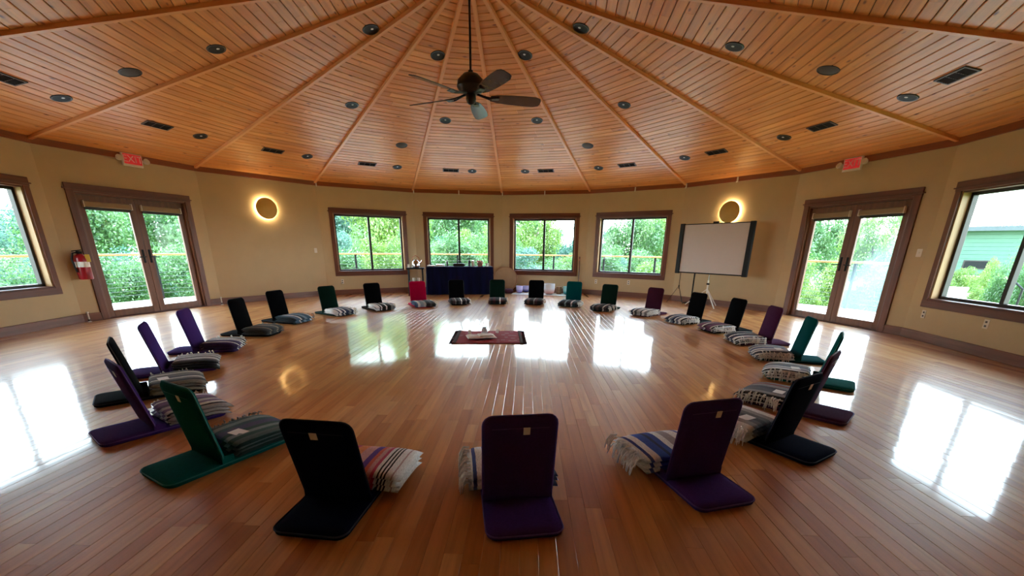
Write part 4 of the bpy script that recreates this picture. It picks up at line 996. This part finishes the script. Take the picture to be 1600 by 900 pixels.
on_table(733.5, 'tall dark bottle in front of the window mullion on the table', 'bottle', 'bottle', lambda o: (MB().lathe([(0, 0), (.034, 0), (.036, .13), (.014, .17), (.014, .2), (0, .2)], 14).build('bottle_body', 'amber', o, True), MB().lathe([(.016, .19), (.016, .215), (0, .217)], 12).build('cap', 'black', o, True)))
on_table(739, 'white lidded canister standing beside the dark bottle', 'canister', 'canister', lambda o: (MB().lathe([(0, 0), (.042, 0), (.044, .13), (0, .13)], 18).build('canister_body', 'white', o, True), MB().lathe([(.046, .13), (.046, .155), (.0, .16)], 18).build('lid', 'chrome', o, True)))
def pot(o):
    MB().lathe([(0, 0), (.06, 0), (.085, .09), (.092, .095), (.08, .092), (.055, .02), (0, .02)], 20).build('bowl', 'clay', o, True)
    for q in range(9):
        a = q*.7; r_ = .06*((q % 3)/2); MB().lathe([(0, -.03), (.03, -.01), (.034, .012), (.0, .03)], 9, T(r_*math.cos(a), r_*math.sin(a), .12+.012*(q % 2))).build('blossom', 'pinkflower', o, True)
on_table(750, 'terracotta bowl of pink flowers on the draped table', 'flower_bowl', 'bowl', pot)
on_table(761, 'white mug at the right end of the draped table', 'mug', 'mug', cup(.045, .085, 'white'))
# black stand with kettle
st = empty('black_stand', wall_pt(0, -1.22, 0, 1.05), trz)
MB().cbox(-.23, .23, -.16, .16, .70, .735, .006).build('top_shelf', 'black', st); MB().cbox(-.19, .19, -.15, .15, .36, .38, .005).build('lower_shelf', 'black', st)
for a in (-1, 1):
    for b in (-1, 1): MB().tube([(a*.18, b*.14, .71), (a*.19, b*.15, 0)], .013, 8).build('leg', 'black', st)
tag(st, 'small black two-tier stand beside the draped table', 'stand')
def P0(u, off, z): return wall_pt(0, u, z, off)
kt = empty('kettle', P0(-1.20, 1.05, .7355), trz); kt.scale = (1.25, 1.25, 1.25)
kb = MB().lathe([(0, 0), (.075, 0), (.085, .03), (.075, .11), (.05, .145), (.02, .155), (0, .17)], 22).build('kettle_body', 'chrome', kt, True)
MB().tube([(.07, 0, .07), (.11, 0, .11), (.13, 0, .15)], [.016, .012, .009], 8).build('spout', 'chrome', kt, True); MB().tube([(-.06, 0, .12), (-.07, 0, .2), (0, 0, .25), (.07, 0, .2), (.06, 0, .12)], .008, 7).build('handle', 'clay', kt, True)
tag(kt, 'shiny kettle with arched handle on the black stand', 'kettle')
for u, off, z, lab in ((-1.38, 1.1, .7355, 'on top of the black stand beside the kettle'), (-1.28, 1.05, .3805, 'on the lower shelf of the black stand, stand-leg side'), (-1.15, 1.05, .3805, 'on the lower shelf of the black stand, table side')):
    o = empty('white_cup', P0(u, off, z), trz); cup(.038, .085, 'white')(o); tag(o, 'white cup '+lab, 'cup')
# frame drum leaning
MAT['skin'] = plain('drum_skin', srgb(196, 168, 132), .7, 6, .08); MAT['drumwood'] = trim_wood('drum_hoop', srgb(150, 112, 80), srgb(180, 140, 104), .5, 0)
dr = empty('frame_drum', wall_pt(-1, -1.10, 0, .22), wall_mat(-1)[1])
Md = R('X', -14) @ T(0, 0, .37) @ R('X', 90)
MB().lathe([(.352, -.03), (.37, -.03), (.37, .03), (.352, .03), (.352, -.03)], 40, Md).build('hoop', 'drumwood', dr, True); MB().lathe([(0, .024), (.353, .024), (.353, .028), (0, .028)], 40, Md).build('drum_skin', 'skin', dr, True)
tag(dr, 'large round frame drum leaning against the wall beside the draped table', 'drum')
# mat, cushion, bowls
wm = MB(); slab(wm, -.85, .75, -.34, .34, .008, .008, 5, droop=0); q = wm.build('white_mat', 'white_paper', smooth='full'); place(q, (1.22, 6.02, .002), wall_mat(-1)[1]); tag(q, 'white cloth mat under the singing bowls', 'mat')
MAT['wine'] = plain('wine_cushion', srgb(64, 20, 40), .9, 14, .15)
cu = empty('round_cushion', (.22, 6.17, .012), 0); MB().lathe([(0, 0), (.14, 0), (.17, .05), (.14, .11), (.03, .125), (0, .12)], 24).build('cushion_body', 'wine', cu, True); MB().lathe([(0, .12), (.015, .125), (0, .132)], 10).build('button', 'wine', cu, True)
tag(cu, 'dark wine round cushion on the floor beside the bowls', 'cushion')
def bowl(px, py, r, h, c1, c2, lab):
    t = NT('bowl_'+str(px)); t.bsdf(srgb(*c1), .35); g = t.n('ShaderNodeTexCoord').outputs['Generated']; s1 = t.n('ShaderNodeSeparateXYZ'); t.l(g, s1.inputs[0])
    t.l(t.ramp(s1.outputs['Z'], [(.15, srgb(*c2)), (.55, srgb(*c1))]), t.b.inputs['Base Color'])
    P = on_floor(px, py); o = empty('singing_bowl', (P[0], P[1], .016))
    MB().lathe([(0, .012), (r*.6, .014), (r*.9, h*.2), (r, h*.5), (r, h), (r*.95, h), (r*.95, h*.5), (r*.84, h*.24), (r*.5, h*.12), (0, h*.1)], 28).build('bowl_body', t.m, o, True)
    MB().lathe([(r*.45, 0), (r*.6, 0), (r*.6, .02), (r*.45, .02), (r*.45, 0)], 24).build('support_ring', 'black', o, True)
    tag(o, lab, 'singing bowl', 'singing bowls on the white mat')
bowl(811.5, 458.5, .095, .2, (206, 200, 240), (150, 140, 220), 'pale lavender singing bowl next to the wine cushion'); bowl(822, 457.5, .095, .19, (190, 190, 232), (60, 60, 140), 'indigo based singing bowl beside the pale lavender one')
bowl(858, 460.5, .155, .29, (214, 222, 232), (214, 160, 156), 'large frosted white singing bowl with pink base'); bowl(886, 461, .12, .22, (150, 216, 222), (30, 170, 184), 'turquoise singing bowl behind the deep teal chair')
hd = empty('hand_drum', at(873, 460)); hd.location.z = .016
MB().lathe([(0, 0), (.07, 0), (.085, .05), (.085, .16), (.075, .2), (0, .2)], 20).build('drum_body', 'drumwood', hd, True); MB().lathe([(.077, .198), (.077, .208), (0, .209)], 20).build('drum_head', 'skin', hd, True)
tag(hd, 'small brown hand drum between the white and turquoise bowls', 'drum')
rs = empty('rain_stick', wall_pt(-1, 1.08, 0, .06), wall_mat(-1)[1]); MB().tube([(0, -.04, 0), (-.02, .025, 1.04)], .02, 10).build('shaft', 'casing', rs, True)
for z in (.08, .95): MB().tube([(-.02*z, -.04+.063*z, z-.03), (-.02*z, -.04+.063*z, z+.03)], .0215, 10).build('wrap_band', 'clay', rs, True)
tag(rs, 'brown wooden rain stick leaning in the corner beside the window', 'rain stick')

# ------------------------------------------------------------------ projector screen and stands
MAT['screen'] = plain('screen_fabric', srgb(206, 196, 190), .8, 40, .01)
sc = empty('projector_screen', wall_pt(-3, -.07, 0, .45), wall_mat(-3)[1])
zb, zt, w_ = .74, 1.845, .86
MB().box(-w_+.1, w_-.1, -.006, .006, zb+.02, zt-.02).build('screen_surface', 'screen', sc)
MB().cbox(-w_, -w_+.11, -.03, .03, zb-.02, zt, .01).build('left_housing', 'black', sc); MB().cbox(w_-.11, w_, -.03, .03, zb-.02, zt, .01).build('right_housing', 'black', sc)
MB().cbox(-w_+.05, w_-.05, -.012, .012, zt-.03, zt-.012, .003).build('top_bar', 'black', sc); MB().cbox(-w_+.05, w_-.05, -.012, .012, zb-.005, zb+.022, .003).build('bottom_bar', 'black', sc)
MB().cbox(-.06, .06, -.02, .02, zt-.02, zt+.02, .004).build('top_clip', 'black', sc)
MB().tube([(-.0, .04, zt-.01), (0, .04, .42)], .011, 10).build('mast', 'chrome', sc, True); MB().cbox(-.03, .03, .02, .06, .50, .54, .005).build('collar', 'black', sc)
for a in (200, 320, 80):
    e = math.radians(a); MB().tube([(0, .04, .40), (.46*math.cos(e), .04+.34*math.sin(e), .012)], .012, 8).build('leg', 'white', sc, True)
MB().tube([(0, .04, .6), (0, .04, .3)], .016, 10).build('lower_mast', 'white', sc, True)
tag(sc, 'wide white projector screen with black end housings on a tripod', 'projector screen')
ps = empty('speaker_stand', wall_pt(-3, -.52, 0, .27), wall_mat(-3)[1])
MB().tube([(0, 0, .05), (0, 0, .80)], .017, 10).build('pole', 'black', ps, True); MB().cbox(-.14, .14, -.10, .10, .80, .825, .005).build('top_plate', 'black', ps)
MB().cbox(-.03, .03, -.03, .03, 0, .12, .006).build('foot_hub', 'black', ps)
for a in (190, 250, 350, 90): e = math.radians(a); MB().tube([(0, 0, .05), (.2*math.cos(e), .15*math.sin(e), .014)], .012, 8).build('leg', 'black', ps, True)
tag(ps, 'black pole stand with top plate behind the screen corner', 'stand')
ms = empty('music_stand', wall_pt(-3, -.80, 0, .42), wall_mat(-3)[1])
MB().tube([(0, 0, .35), (0, 0, .74)], .007, 8).build('shaft', 'grey_grille', ms, True)
for a in (210, 330, 90): e = math.radians(a); MB().tube([(0, 0, .42), (.26*math.cos(e), .2*math.sin(e), .01)], .006, 6).build('leg', 'grey_grille', ms, True)
MB().lathe([(0, .40), (.014, .40), (.014, .44), (0, .44)], 10).build('hub', 'black', ms, True); tag(ms, 'thin grey tripod stand under the screen corner', 'stand')
